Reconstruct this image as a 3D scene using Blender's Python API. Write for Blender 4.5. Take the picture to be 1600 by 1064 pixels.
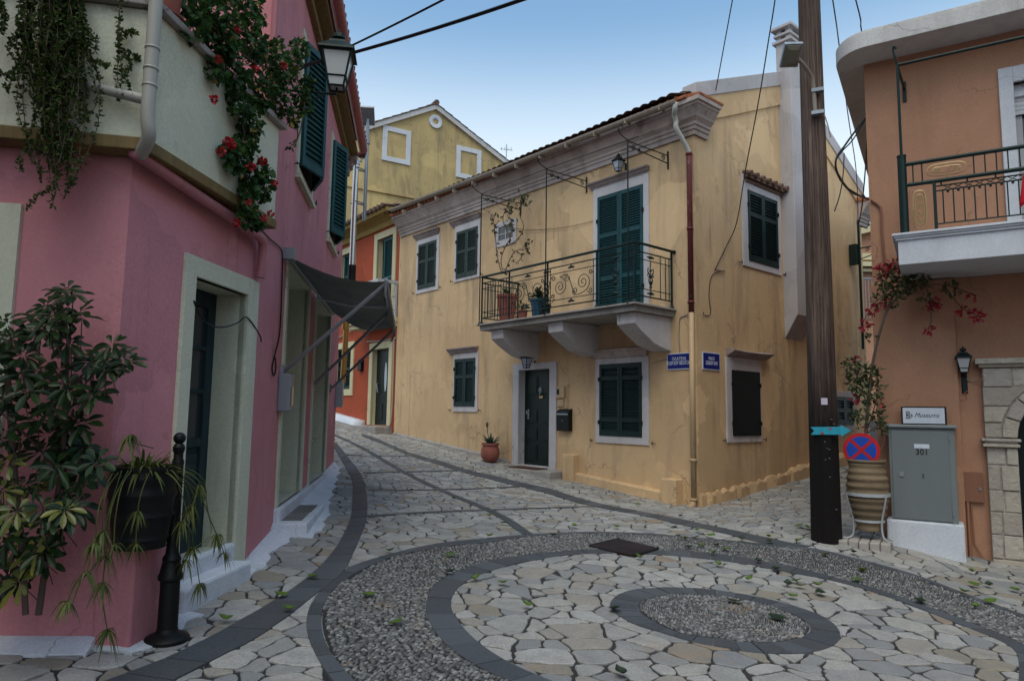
import bpy, bmesh, math, random
import numpy as np
from mathutils import Vector, Matrix
for o in list(bpy.data.objects): bpy.data.objects.remove(o)
random.seed(7); rng = np.random.default_rng(7)
PI = math.pi; R_ = math.radians
SC = bpy.context.scene; COL = SC.collection

# ------------------------------------------------------------------ camera (24 mm lens, eye 1.5 m above the corner of the yellow house)
PITCH, ROLL, FPX = R_(6.03), R_(.83), 1066.67
EYE = np.array([0, 0, 1.5])
FWD = np.array([0, math.cos(PITCH), math.sin(PITCH)])
_up = np.array([0, -math.sin(PITCH), math.cos(PITCH)]); _rt = np.array([1., 0, 0])
CX = math.cos(ROLL) * _rt + math.sin(ROLL) * _up
CY = -math.sin(ROLL) * _rt + math.cos(ROLL) * _up
cam = bpy.data.cameras.new("camera"); cam.lens = 24; cam.sensor_width = 36; cam.clip_start = .05; cam.clip_end = 2000
camo = bpy.data.objects.new("camera", cam); COL.objects.link(camo)
camo.matrix_world = Matrix(((CX[0], CY[0], -FWD[0], EYE[0]), (CX[1], CY[1], -FWD[1], EYE[1]), (CX[2], CY[2], -FWD[2], EYE[2]), (0, 0, 0, 1)))
SC.camera = camo
# ------------------------------------------------------------------ sky, sun, exposure
SUN_EL, SUN_AZ = R_(61), R_(198)          # azimuth clockwise from +Y (the way the camera looks)
w = bpy.data.worlds.new("World"); SC.world = w; w.use_nodes = True
nt = w.node_tree; sky = nt.nodes.new("ShaderNodeTexSky"); sky.sky_type = 'NISHITA'; sky.sun_disc = False
sky.sun_elevation = SUN_EL; sky.sun_rotation = SUN_AZ; sky.altitude = 100; sky.air_density = 1.0; sky.dust_density = 1.5; sky.ozone_density = 1.0
tint = nt.nodes.new("ShaderNodeMix"); tint.data_type = 'RGBA'; tint.blend_type = 'MULTIPLY'; tint.inputs[0].default_value = 1; tint.inputs[7].default_value = (.90, 1.04, .96, 1)
nt.links.new(sky.outputs[0], tint.inputs[6])
tc = nt.nodes.new("ShaderNodeTexCoord"); sp = nt.nodes.new("ShaderNodeSeparateXYZ"); nt.links.new(tc.outputs['Generated'], sp.inputs[0])      # pale summer haze low in the sky
mr = nt.nodes.new("ShaderNodeMapRange"); mr.interpolation_type = 'SMOOTHSTEP'; nt.links.new(sp.outputs[2], mr.inputs[0])
mr.inputs[1].default_value = .30; mr.inputs[2].default_value = .535; mr.inputs[3].default_value = .95; mr.inputs[4].default_value = 0
hz = nt.nodes.new("ShaderNodeMix"); hz.data_type = 'RGBA'; nt.links.new(mr.outputs[0], hz.inputs[0]); nt.links.new(tint.outputs[2], hz.inputs[6]); hz.inputs[7].default_value = (3.5, 3.95, 4.25, 1)
nt.links.new(hz.outputs[2], nt.nodes["Background"].inputs[0]); nt.nodes["Background"].inputs[1].default_value = .15
sun = bpy.data.lights.new("sun", 'SUN'); sun.energy = .75; sun.angle = R_(50); sun.color = (1, .86, .70)
suno = bpy.data.objects.new("sun", sun); COL.objects.link(suno)
sd = Vector((math.sin(SUN_AZ) * math.cos(SUN_EL), math.cos(SUN_AZ) * math.cos(SUN_EL), math.sin(SUN_EL)))
suno.rotation_euler = sd.to_track_quat('Z', 'Y').to_euler(); suno.location = (20, 20, 30)
SC.view_settings.view_transform = 'Standard'; SC.view_settings.look = 'None'; SC.view_settings.gamma = 1
SC.view_settings.exposure = 0.75

# ------------------------------------------------------------------ measuring: a sight line through the photograph meets a real wall or the ground
def ray(x, y): return FWD + CX * (x - 800) / FPX + CY * (532 - y) / FPX
CTRL = np.array([(-2.23,3.86,.2),(-2.6,2,.2),(-2.04,5.69,.26),(-2.2,7.0,.33),(-2.5,9.2,.40),(-2.9,11.2,.5),(0,3,.1),(0,0,.1),(2,3,.05),(4,4,0),(6.5,6.4,-.02),(4.08,7.58,.2),(3.4,7.3,.12),(4.67,7.21,0.0),(4.55,6.9,0.0),(4.5,9.0,.25),
    (3.05,11.23,0),(2.69,11.64,.04),(2.1,12.35,.11),(.96,13.72,.25),(-.56,15.44,.49),(-1.68,16.79,.65),(-3.0,18.4,.83),(-4.0,19.7,1.0),(-5.6,21.7,1.27),(-9,26,1.8),(-7.5,17,1.2),
    (6.2,13.9,.4),(8,16,.65),(12,22,1.2),(0.5,6,.12),(0.3,10,.18),(8,0,0),(-5,-5,.2),(5,-5,0)])
def _U(r2): return np.where(r2 > 0, .5 * r2 * np.log(np.maximum(r2, 1e-12)), 0)
_n = len(CTRL); _A = np.zeros((_n + 3, _n + 3))
_A[:_n, :_n] = _U(((CTRL[:, None, :2] - CTRL[None, :, :2]) ** 2).sum(-1)) + np.eye(_n)
_A[:_n, _n] = 1; _A[:_n, _n + 1:] = CTRL[:, :2]; _A[_n, :_n] = 1; _A[_n + 1:, :_n] = CTRL[:, :2].T
_W = np.linalg.solve(_A, np.r_[CTRL[:, 2], 0, 0, 0])
def zg(x, y):                            # height of the sloping ground
    x = np.clip(np.asarray(x, float), -14, 16); y = np.clip(np.asarray(y, float), -6, 30)
    r2 = (x[..., None] - CTRL[:, 0]) ** 2 + (y[..., None] - CTRL[:, 1]) ** 2
    return _U(r2) @ _W[:_n] + _W[_n] + _W[_n + 1] * x + _W[_n + 2] * y
def G(x, y, dz=0):
    z = .1
    for i in range(30):
        d = ray(x, y); q = EYE + d * ((z - EYE[2]) / d[2]); z = .5 * z + .5 * float(zg(q[0], q[1]))
    q[2] += dz; return q
class Fr:                                # a wall plane: t along it, o out of it, z up
    def __init__(s, o, ang, sg):
        a = R_(ang); s.o = np.array([o[0], o[1], 0.]); s.d = np.array([math.cos(a), math.sin(a), 0]); s.n = sg * np.array([-math.sin(a), math.cos(a), 0])
    def __call__(s, t, o, z): return s.o + s.d * t + s.n * o + np.array([0, 0, z])
    def m(s, x, y, off=0):
        d = ray(x, y); k = ((s.o - EYE) @ s.n + off) / (d @ s.n); P = EYE + d * k; return float((P - s.o) @ s.d), float(P[2])
    def p(s, x, y, off=0): t, z = s.m(x, y, off); return s(t, off, z)
    def tz(s, P): v = np.array(P) - s.o; return float(v @ s.d), float(v @ s.n)
K = EYE + ray(1092, 795) * (-EYE[2] / ray(1092, 795)[2])
F = Fr(K, 130.4, 1); S = Fr(K, 40.4, -1)                   # yellow house: street front, side
_d = ray(150, 1012); P0 = EYE + _d * ((.2 - EYE[2]) / _d[2])
P = Fr(P0, 84.25, -1); P1 = P(1.6, 0, 0); Q = Fr(P1, 98.41, -1); L = Fr(P0, 192, 1)   # pink house: corner bay, street front, left face
T = Fr(F(9.567, 0, 0), 127.95, 1)                          # red house
_d = ray(1535, 880); R = Fr(EYE + _d * (-EYE[2] / _d[2]), 148.05, 1)   # orange house on the right
_d = ray(680, 165); B = Fr(EYE + _d * (26 / _d[1]), 31.06, -1)          # tall house behind

# ------------------------------------------------------------------ mesh helpers
WL = {}
def tag(o, label=None, cat=None, group=None, kind=None):
    if label: o['label'] = label
    if cat: o['category'] = cat
    if group: o['group'] = group
    if kind: o['kind'] = kind
    return o
def thing(name, label, cat, loc, group=None):
    o = bpy.data.objects.new(name, None); COL.objects.link(o); o.empty_display_size = .2
    o.location = [float(v) for v in loc]; WL[o.name] = np.array(loc, float)
    return tag(o, label, cat, group)
IDM = lambda x, y, z: np.array([x, y, z], float)
def nrm(v): v = np.array(v, float); return v / (np.linalg.norm(v) + 1e-12)
class MB:
    def __init__(s): s.v = []; s.f = []
    def add(s, pts, faces):
        b = len(s.v); s.v.extend([tuple(map(float, p)) for p in pts]); s.f.extend([tuple(b + i for i in f) for f in faces]); return s
    def poly(s, *pts): return s.add(pts, [tuple(range(len(pts)))])
    def box(s, m, x0, x1, y0, y1, z0, z1):
        return s.add([m(x, y, z) for z in (z0, z1) for y in (y0, y1) for x in (x0, x1)], [(0, 2, 3, 1), (4, 5, 7, 6), (0, 1, 5, 4), (2, 6, 7, 3), (0, 4, 6, 2), (1, 3, 7, 5)])
    def prism(s, m, pts, y0, y1):        # outline in (x, z), thickness in y
        n = len(pts); return s.add([m(x, y0, z) for x, z in pts] + [m(x, y1, z) for x, z in pts],
            [tuple(range(n)), tuple(range(2 * n - 1, n - 1, -1))] + [(i, (i + 1) % n, n + (i + 1) % n, n + i) for i in range(n)])
    def sweep(s, secs, close=True, caps=True):
        n = len(secs[0]); fs = []
        for k in range(len(secs) - 1):
            for i in range(n if close else n - 1): a, b = k * n + i, k * n + (i + 1) % n; fs.append((a, b, b + n, a + n))
        if caps: fs += [tuple(range(n)), tuple((len(secs) - 1) * n + i for i in reversed(range(n)))]
        return s.add([p for q in secs for p in q], fs)
    def tube(s, pts, r, n=6, caps=True):
        pts = [np.array(p, float) for p in pts]; N = len(pts); rr = r if hasattr(r, '__len__') else [r] * N
        t0 = nrm(pts[1] - pts[0]); u = nrm(np.cross(t0, [0, 0, 1]) if abs(t0[2]) < .9 else np.cross(t0, [1, 0, 0])); secs = []
        for i in range(N):
            t = nrm(pts[min(i + 1, N - 1)] - pts[max(i - 1, 0)]); u = nrm(u - t * (u @ t)); v = np.cross(t, u)
            secs.append([pts[i] + rr[i] * (u * math.cos(2 * PI * k / n) + v * math.sin(2 * PI * k / n)) for k in range(n)])
        return s.sweep(secs, True, caps)
    def lathe(s, c, prof, n=20, ax=(0, 0, 1), caps=True):
        ax = nrm(ax); u = nrm(np.cross(ax, [1, 0, 0]) if abs(ax[0]) < .9 else np.cross(ax, [0, 1, 0])); v = np.cross(ax, u); c = np.array(c, float)
        return s.sweep([[c + ax * z + r * (u * math.cos(2 * PI * k / n) + v * math.sin(2 * PI * k / n)) for k in range(n)] for r, z in prof], True, caps)
    def leaf(s, b, d, nn, l, w_, fold=.15, droop=.0):
        b = np.array(b, float); d = nrm(d); nn = nrm(np.array(nn) - d * (np.dot(nn, d))); sd_ = np.cross(d, nn)
        m = b + d * l * .5; tip = b + d * l * (1 - droop * .3) - nn * l * droop
        return s.add([b, m + sd_ * w_ / 2 + nn * w_ * fold, tip, m - sd_ * w_ / 2 + nn * w_ * fold, m], [(0, 4, 1), (1, 4, 2), (2, 4, 3), (3, 4, 0)])
    def blade(s, b, d, l, w_, sag, n=5, wt=.15):
        b = np.array(b, float); d = nrm(d); h = nrm([d[0], d[1], 0]) if abs(d[0]) + abs(d[1]) > .01 else np.array([1., 0, 0]); sd_ = nrm(np.cross(d, [0, 0, 1]) if abs(d[2]) < .98 else np.cross(d, [1, 0, 0])); L_, R2 = [], []
        for i in range(n + 1):
            u = i / n; p = b + d * l * u - np.array([0, 0, 1.]) * sag * u * u * l; ww = w_ * (math.sin(PI * min(1, .25 + .75 * u)) * .9 + .1 * (1 - u)) / 2
            L_.append(p + sd_ * ww + [0, 0, ww * .4]); R2.append(p - sd_ * ww + [0, 0, ww * .4])
        return s.add(L_ + R2, [(i, i + 1, n + 2 + i, n + 1 + i) for i in range(n)])
    def ball(s, c, r, n=8, m=5, sq=(1, 1, 1)):
        return s.add([np.array(c) + np.array([r * sq[0] * math.sin(PI * j / m) * math.cos(2 * PI * i / n), r * sq[1] * math.sin(PI * j / m) * math.sin(2 * PI * i / n), r * sq[2] * math.cos(PI * j / m)]) for j in range(m + 1) for i in range(n)],
            [(j * n + i, j * n + (i + 1) % n, (j + 1) * n + (i + 1) % n, (j + 1) * n + i) for j in range(m) for i in range(n)])
    def build(s, name, mat, parent=None, smooth=False, bevel=0, origin=None, fix=True, auto=None):
        org = WL[parent.name] if parent is not None else (np.array(origin, float) if origin is not None else np.mean(np.array(s.v), axis=0))
        me = bpy.data.meshes.new(name); va = np.array(s.v) - org
        me.from_pydata([tuple(p) for p in va], [], s.f); me.materials.append(mat)
        if fix:
            bm = bmesh.new(); bm.from_mesh(me); bmesh.ops.recalc_face_normals(bm, faces=bm.faces); bm.to_mesh(me); bm.free()
        if smooth: me.polygons.foreach_set('use_smooth', [True] * len(me.polygons))
        o = bpy.data.objects.new(name, me); COL.objects.link(o); WL[o.name] = org
        if parent is not None: o.parent = parent
        else: o.location = [float(v) for v in org]
        if bevel:
            b = o.modifiers.new('bevel', 'BEVEL'); b.width = bevel; b.segments = 2; b.limit_method = 'ANGLE'; b.angle_limit = R_(40)
        if auto: 
            try: me.set_sharp_from_angle(angle=R_(auto)); me.polygons.foreach_set('use_smooth', [True] * len(me.polygons))
            except Exception: pass
        return o
def copy_tree(o, parent=None):
    c = o.copy(); COL.objects.link(c); WL[c.name] = WL[o.name]
    if parent is not None: c.parent = parent
    for ch in list(o.children): copy_tree(ch, c)
    return c
def spline(pts, n=8):                    # Catmull-Rom through the points
    P_ = [np.array(p, float) for p in pts]; out = []
    for i in range(len(P_) - 1):
        a, b, c, d = P_[max(i - 1, 0)], P_[i], P_[i + 1], P_[min(i + 2, len(P_) - 1)]
        for k in range(n):
            t = k / n; out.append(.5 * ((2 * b) + (c - a) * t + (2 * a - 5 * b + 4 * c - d) * t * t + (3 * b - a - 3 * c + d) * t ** 3))
    return out + [P_[-1]]
def text(body, size, m, mat, parent, name='lettering', align='CENTER', shear=0, sx=1, depth=.002, font=None):
    cu = bpy.data.curves.new('txt', 'FONT'); cu.body = body; cu.size = size; cu.align_x = align; cu.align_y = 'CENTER'; cu.shear = shear; cu.extrude = depth; cu.resolution_u = 3
    o = bpy.data.objects.new('txt', cu); COL.objects.link(o); bpy.context.view_layer.update()
    me = o.evaluated_get(bpy.context.evaluated_depsgraph_get()).to_mesh(); mb = MB()
    mb.add([m(v.co.x * sx, v.co.z + depth, v.co.y) for v in me.vertices], [tuple(p.vertices) for p in me.polygons])
    bpy.data.objects.remove(o); return mb.build(name, mat, parent)

# ------------------------------------------------------------------ materials
def lin(h):
    c = [int(h[i:i + 2], 16) / 255 for i in (1, 3, 5)]; return tuple((x / 12.92 if x <= .04045 else ((x + .055) / 1.055) ** 2.4) for x in c) + (1,)
class NT:
    def __init__(s, name):
        s.m = bpy.data.materials.new(name); s.m.use_nodes = True; s.t = s.m.node_tree; s.b = s.t.nodes['Principled BSDF']; s.geo = s.n('ShaderNodeNewGeometry')
    def n(s, k, **kw):
        x = s.t.nodes.new(k)
        for a, v in kw.items(): setattr(x, a, v)
        return x
    def l(s, a, b): s.t.links.new(a, b)
    def noise(s, scale, detail=4, rough=.6, stretch=None, dist=0):
        mp = s.n('ShaderNodeMapping'); s.l(s.geo.outputs['Position'], mp.inputs[0]); mp.inputs['Scale'].default_value = stretch or (1, 1, 1)
        x = s.n('ShaderNodeTexNoise'); x.inputs['Scale'].default_value = scale; x.inputs['Detail'].default_value = detail; x.inputs['Roughness'].default_value = rough; x.inputs['Distortion'].default_value = dist
        s.l(mp.outputs[0], x.inputs['Vector']); return x.outputs['Fac']
    def ramp(s, fac, stops, interp='LINEAR'):
        r = s.n('ShaderNodeValToRGB'); r.color_ramp.interpolation = interp; e = r.color_ramp.elements
        while len(e) < len(stops): e.new(.5)
        for i, (p, c) in enumerate(stops): e[i].position = p; e[i].color = c if hasattr(c, '__len__') else (c, c, c, 1)
        s.l(fac, r.inputs[0]); return r.outputs[0]
    def mix(s, fac, a, b, mode='MIX'):
        x = s.n('ShaderNodeMix', data_type='RGBA', blend_type=mode)
        for i, v in ((0, fac), (6, a), (7, b)):
            if hasattr(v, 'is_output'): s.l(v, x.inputs[i])
            else: x.inputs[i].default_value = v
        return x.outputs[2]
    def bump(s, h, strength=.3, dist=.01, prev=None):
        x = s.n('ShaderNodeBump'); x.inputs['Strength'].default_value = strength; x.inputs['Distance'].default_value = dist; s.l(h, x.inputs['Height'])
        if prev is not None: s.l(prev, x.inputs['Normal'])
        return x.outputs[0]
    def done(s, color, rough=.8, normal=None, metal=0, spec=None):
        if hasattr(color, 'is_output'): s.l(color, s.b.inputs['Base Color'])
        else: s.b.inputs['Base Color'].default_value = color
        if hasattr(rough, 'is_output'): s.l(rough, s.b.inputs['Roughness'])
        else: s.b.inputs['Roughness'].default_value = rough
        s.b.inputs['Metallic'].default_value = metal
        if spec is not None: s.b.inputs['Specular IOR Level'].default_value = spec
        if normal is not None: s.l(normal, s.b.inputs['Normal'])
        return s.m
def mulc(c, k): return (c[0] * k, c[1] * k, c[2] * k, 1)
def plaster(name, base, alt, stain, amt=.5, seedscale=.7):
    n = NT(name)
    c = n.mix(n.ramp(n.noise(seedscale, 5, .62), [(.35, 0), (.68, 1)]), base, alt)
    c = n.mix(n.ramp(n.noise(2.2, 5, .65, (1, 1, .16), .4), [(.50, 0), (.78, amt)]), c, stain)          # runs of dirt
    c = n.mix(n.ramp(n.noise(1.3, 6, .7, None, .6), [(.56, 0), (.74, amt * .7)]), c, mulc(alt, .72))    # blotches and repairs
    c = n.mix(n.ramp(n.noise(3.5, 5, .7, (1, 1, .8)), [(.60, 0), (.72, amt * .55)]), c, mulc(base, 1.22))
    c = n.mix(n.ramp(n.noise(55, 3, .7), [(.3, .28), (.7, 0)]), c, mulc(stain, .6))
    st = n.n('ShaderNodeMath', operation='MULTIPLY'); n.l(n.ramp(n.noise(7, 4, .6, (1, 1, .07), .3), [(.55, 0), (.70, 1)]), st.inputs[0]); n.l(n.ramp(n.noise(.8, 3, .5), [(.48, 0), (.66, 1)]), st.inputs[1])
    c = n.mix(n.ramp(st.outputs[0], [(0, 0), (1, amt * .8)]), c, stain)                                                    # narrow rain streaks, here and there
    vm = n.n('ShaderNodeMapping'); n.l(n.geo.outputs['Position'], vm.inputs[0]); wn = n.n('ShaderNodeTexNoise'); wn.inputs['Scale'].default_value = 2.2; wn.inputs['Detail'].default_value = 5; n.l(n.geo.outputs['Position'], wn.inputs['Vector'])
    wm = n.n('ShaderNodeVectorMath', operation='MULTIPLY_ADD'); n.l(wn.outputs['Color'], wm.inputs[0]); wm.inputs[1].default_value = (.9, .9, .9); n.l(vm.outputs[0], wm.inputs[2])
    vo = n.n('ShaderNodeTexVoronoi', feature='DISTANCE_TO_EDGE'); vo.inputs['Scale'].default_value = .75; n.l(wm.outputs[0], vo.inputs['Vector'])
    ck = n.n('ShaderNodeMath', operation='MULTIPLY'); n.l(n.ramp(vo.outputs['Distance'], [(.003, 1), (.008, 0)]), ck.inputs[0]); n.l(n.ramp(n.noise(1.1, 3, .5), [(.50, 0), (.60, 1)]), ck.inputs[1])
    c = n.mix(n.ramp(ck.outputs[0], [(0, 0), (1, .6)]), c, mulc(stain, .55))                                               # hairline cracks
    vp = n.n('ShaderNodeTexVoronoi'); vp.inputs['Scale'].default_value = .9; n.l(wm.outputs[0], vp.inputs['Vector']); sc_ = n.n('ShaderNodeSeparateColor'); n.l(vp.outputs['Color'], sc_.inputs[0])
    c = n.mix(n.ramp(sc_.outputs[0], [(.80, 0), (.84, amt * .38)]), c, mulc(base, 1.18)); c = n.mix(n.ramp(sc_.outputs[1], [(.84, 0), (.88, amt * .40)]), c, mulc(alt, .78))   # patched repairs
    nb = n.bump(n.noise(2.4, 3, .5), .35, .03); nb = n.bump(n.noise(38, 5, .65), .35, .006, nb)
    return n.done(c, .93, nb, spec=.2)
def painted(name, base, var=.35, rough=.55, wear=None, wearamt=.5, grain=(18, 18, 1.5), bump=.25, metal=0):
    n = NT(name); oi = n.n('ShaderNodeObjectInfo'); c = n.mix(n.ramp(n.noise(1.0, 4, .6, grain), [(.3, 0), (.75, 1)]), mulc(base, 1 - var), mulc(base, 1 + var))
    if wear: c = n.mix(n.ramp(n.noise(9, 6, .75, (1, 1, .6)), [(.58, 0), (.70, wearamt)]), c, wear)
    c = n.mix(n.ramp(oi.outputs['Random'], [(0, 0), (1, .45)]), c, mulc(base, .55))                  # no two leaves of a shutter weather alike
    nb = n.bump(n.noise(60, 4, .6, (1, 1, .3)), bump, .003)
    return n.done(c, rough, nb, metal, spec=.28)
def foliage(name, cols, rough=.5, spec=.4):
    n = NT(name); c = n.ramp(n.geo.outputs['Random Per Island'], [(i / max(1, len(cols) - 1), k) for i, k in enumerate(cols)])
    c = n.mix(n.ramp(n.noise(30, 2), [(.3, 0), (.8, .35)]), c, mulc(cols[0], 1.5))
    tr = n.n('ShaderNodeBsdfTranslucent'); n.l(c, tr.inputs[0]); mx = n.n('ShaderNodeMixShader'); mx.inputs[0].default_value = .22
    m = n.done(c, rough, None, spec=spec); out = n.t.nodes['Material Output']
    n.l(n.b.outputs[0], mx.inputs[1]); n.l(tr.outputs[0], mx.inputs[2]); n.l(mx.outputs[0], out.inputs[0]); return m
M = {}
M['yellow'] = plaster('yellow plaster', (.70, .485, .275, 1), (.60, .405, .225, 1), (.30, .21, .14, 1), .95)
M['oldyellow'] = plaster('old yellow plaster', (.58, .43, .19, 1), (.47, .35, .17, 1), (.17, .14, .10, 1), .85, 1.1)
M['pink'] = plaster('pink plaster', (.66, .285, .31, 1), (.53, .215, .24, 1), (.36, .15, .165, 1), .75)
M['cream'] = plaster('cream plaster', (.68, .68, .53, 1), (.59, .60, .47, 1), (.28, .27, .19, 1), .6)
M['red'] = plaster('red plaster', (.43, .088, .042, 1), (.36, .075, .036, 1), (.2, .05, .025, 1), .6)
M['orange'] = plaster('orange plaster', (.49, .265, .165, 1), (.43, .228, .143, 1), (.30, .16, .10, 1), .5)
M['trim'] = plaster('lilac white trim', (.60, .565, .575, 1), (.52, .49, .495, 1), (.28, .25, .23, 1), .6)
M['trimcream'] = plaster('cream trim', (.66, .58, .36, 1), (.58, .51, .32, 1), (.35, .29, .17, 1), .35)
M['cornice'] = plaster('cornice', (.56, .48, .45, 1), (.42, .34, .305, 1), (.17, .12, .10, 1), .95)
M['hood'] = plaster('weathered hood', (.38, .32, .30, 1), (.28, .22, .21, 1), (.10, .08, .07, 1), .8, 3)
M['chimney'] = plaster('chimney render', (.50, .465, .47, 1), (.42, .395, .40, 1), (.27, .245, .235, 1), .7)
M['concrete'] = plaster('concrete', (.40, .37, .34, 1), (.30, .28, .26, 1), (.14, .12, .11, 1), .7, 2)
M['white'] = plaster('whitewash', (.70, .74, .80, 1), (.60, .64, .70, 1), (.30, .30, .30, 1), .3, 3)
M['bwhite'] = plaster('balcony white', (.66, .68, .72, 1), (.59, .61, .65, 1), (.36, .36, .38, 1), .4)
M['slab'] = plaster('roof slab', (.64, .62, .60, 1), (.54, .52, .50, 1), (.30, .28, .26, 1), .6)
M['green'] = painted('green shutter', (.005, .021, .021, 1), .35, .5, (.014, .044, .045, 1), .5)
M['greendoor'] = painted('blue green shutter', (.010, .060, .068, 1), .3, .5, (.05, .12, .13, 1), .4)
M['greyshut'] = painted('grey green shutter', (.030, .048, .042, 1), .3, .65, (.10, .115, .10, 1), .7)
M['darkdoor'] = painted('dark green door', (.0045, .013, .011, 1), .25, .45)
M['solidshut'] = painted('plain green panel', (.005, .012, .012, 1), .2, .5)
M['teal'] = painted('teal shutter', (.008, .075, .080, 1), .25, .55, (.04, .13, .13, 1), .25)
M['olddoor'] = painted('weathered blue door', (.018, .038, .044, 1), .4, .6, (.07, .10, .11, 1), .7)
M['iron'] = painted('dark iron', (.006, .010, .009, 1), .2, .55)
M['irongreen'] = painted('green iron', (.004, .019, .017, 1), .25, .5, (.03, .024, .02, 1), .2)
M['black'] = painted('black iron', (.005, .0055, .006, 1), .2, .5)
M['gold'] = painted('gilded iron', (.50, .36, .18, 1), .2, .4, metal=.3)
M['gutter'] = painted('cream gutter', (.33, .27, .22, 1), .2, .6, (.26, .13, .07, 1), .6)
M['pinkgutter'] = painted('red gutter', (.42, .11, .11, 1), .2, .5, (.25, .07, .06, 1), .5)
M['pinkpipe'] = painted('pink pipe', (.48, .19, .21, 1), .15, .5)
M['maroon'] = painted('maroon pipe', (.16, .035, .035, 1), .3, .55, (.45, .36, .33, 1), .6)
M['beigepipe'] = painted('beige pipe', (.48, .34, .20, 1), .2, .6, (.2, .09, .05, 1), .4)
M['pvc'] = painted('white pipe', (.46, .455, .40, 1), .12, .45, (.3, .29, .26, 1), .3)
M['steel'] = painted('steel flue', (.62, .62, .62, 1), .1, .25, metal=.95)
M['galv'] = painted('galvanised', (.30, .33, .36, 1), .15, .45, metal=.5)
M['brass'] = painted('yellow pipe', (.45, .24, .06, 1), .2, .35, metal=.4)
M['tile'] = painted('roof tile', (.155, .095, .07, 1), .5, .9, (.10, .10, .085, 1), .9, (6, 6, 6))
M['tileedge'] = painted('terracotta edge', (.42, .15, .07, 1), .4, .9, (.2, .09, .06, 1), .6, (6, 6, 6))
M['soffit'] = painted('olive soffit boards', (.20, .14, .055, 1), .3, .7)
M['ochre'] = painted('ochre fascia', (.34, .22, .06, 1), .3, .7)
M['terracotta'] = painted('terracotta', (.30, .10, .075, 1), .3, .8, (.4, .25, .2, 1), .4, (5, 5, 5))
M['greyframe'] = painted('grey railing', (.42, .44, .46, 1), .1, .4)
M['wire'] = painted('cable', (.012, .012, .014, 1), .1, .5)
M['pvcwire'] = painted('pale conduit', (.42, .36, .28, 1), .1, .6)
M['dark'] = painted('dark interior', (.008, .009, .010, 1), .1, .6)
M['blue'] = painted('sign blue', (.008, .018, .17, 1), .12, .3)
M['signblue'] = painted('no stopping blue', (.015, .07, .42, 1), .1, .3)
M['signred'] = painted('sign red', (.50, .02, .025, 1), .1, .3)
M['signwhite'] = painted('sign white', (.62, .68, .76, 1), .08, .35)
M['letter'] = painted('sign letter', (.60, .64, .74, 1), .05, .5)
M['ink'] = painted('black ink', (.012, .014, .018, 1), .1, .6)
M['cyan'] = painted('light blue paint', (.03, .36, .50, 1), .2, .5, (.02, .2, .3, 1), .5)
M['cabinet'] = painted('grey cabinet', (.205, .232, .238, 1), .1, .45, (.27, .28, .28, 1), .4, (3, 3, 1), .1)
M['meter'] = painted('meter cover', (.30, .14, .085, 1), .12, .5)
M['cloth'] = painted('red cloth', (.62, .012, .025, 1), .2, .85)
M['jar'] = painted('clay jar', (.24, .175, .11, 1), .6, .9, (.05, .047, .042, 1), .95, (1.5, 1.5, 11), .8)
M['bark'] = painted('thin bark', (.12, .085, .07, 1), .3, .9)
M['paper'] = painted('paper', (.55, .5, .6, 1), .1, .8)
M['mat'] = painted('door mat', (.10, .055, .03, 1), .3, .95)
M['plastic'] = painted('black planter', (.005, .0055, .0065, 1), .2, .5)
M['bluepot'] = painted('blue pot', (.03, .10, .16, 1), .3, .4)
M['soil'] = painted('soil', (.03, .022, .015, 1), .3, .95)
M['greystep'] = plaster('grey tread', (.17, .16, .15, 1), (.12, .115, .11, 1), (.45, .45, .45, 1), .3, 4)
M['drain'] = painted('rusty drain', (.030, .022, .024, 1), .4, .7, (.08, .04, .03, 1), .5, (4, 4, 4), .5)
M['portal'] = None
def stone(name, stops, moss=0, rough=.8, fine=26, stain=1):
    n = NT(name); c = n.ramp(n.geo.outputs['Random Per Island'], stops, 'CONSTANT')
    c = n.mix(n.ramp(n.noise(7, 6, .7, None, .5), [(.38, 0), (.72, .55 * (.25 + .75 * stain))]), c, (.155, .158, .162, 1) if stain else (.10, .11, .12, 1), 'MIX')
    c = n.mix(n.ramp(n.noise(3.0, 5, .7, None, 1.2), [(.60, 0), (.70, .5 * stain)]), c, (.34, .225, .125, 1))
    c = n.mix(n.ramp(n.noise(70, 3, .7), [(.35, .4), (.6, 0)]), c, (.12, .12, .12, 1))
    nb = n.bump(n.noise(9, 6, .65, None, .3), .5, .012); nb = n.bump(n.noise(fine * 3, 4, .6), .3, .003, nb)
    return n.done(c, rough, nb, spec=.35)
M['flag'] = stone('flagstones', [(0, (.36, .355, .33, 1)), (.16, (.29, .29, .28, 1)), (.30, (.40, .385, .35, 1)), (.46, (.255, .262, .265, 1)), (.58, (.34, .31, .265, 1)), (.70, (.43, .42, .395, 1)), (.84, (.29, .25, .19, 1)), (.925, (.30, .225, .155, 1)), (.945, (.32, .315, .30, 1))])
M['slate'] = stone('slate', [(0, (.058, .068, .082, 1)), (.25, (.044, .053, .064, 1)), (.5, (.074, .085, .099, 1)), (.75, (.052, .058, .066, 1))], rough=.6, stain=0)
M['pebble'] = stone('pebbles', [(0, (.17, .172, .172, 1)), (.2, (.085, .088, .092, 1)), (.38, (.24, .24, .235, 1)), (.52, (.05, .053, .058, 1)), (.70, (.13, .12, .108, 1)), (.86, (.34, .34, .33, 1))], rough=.65)
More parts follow.
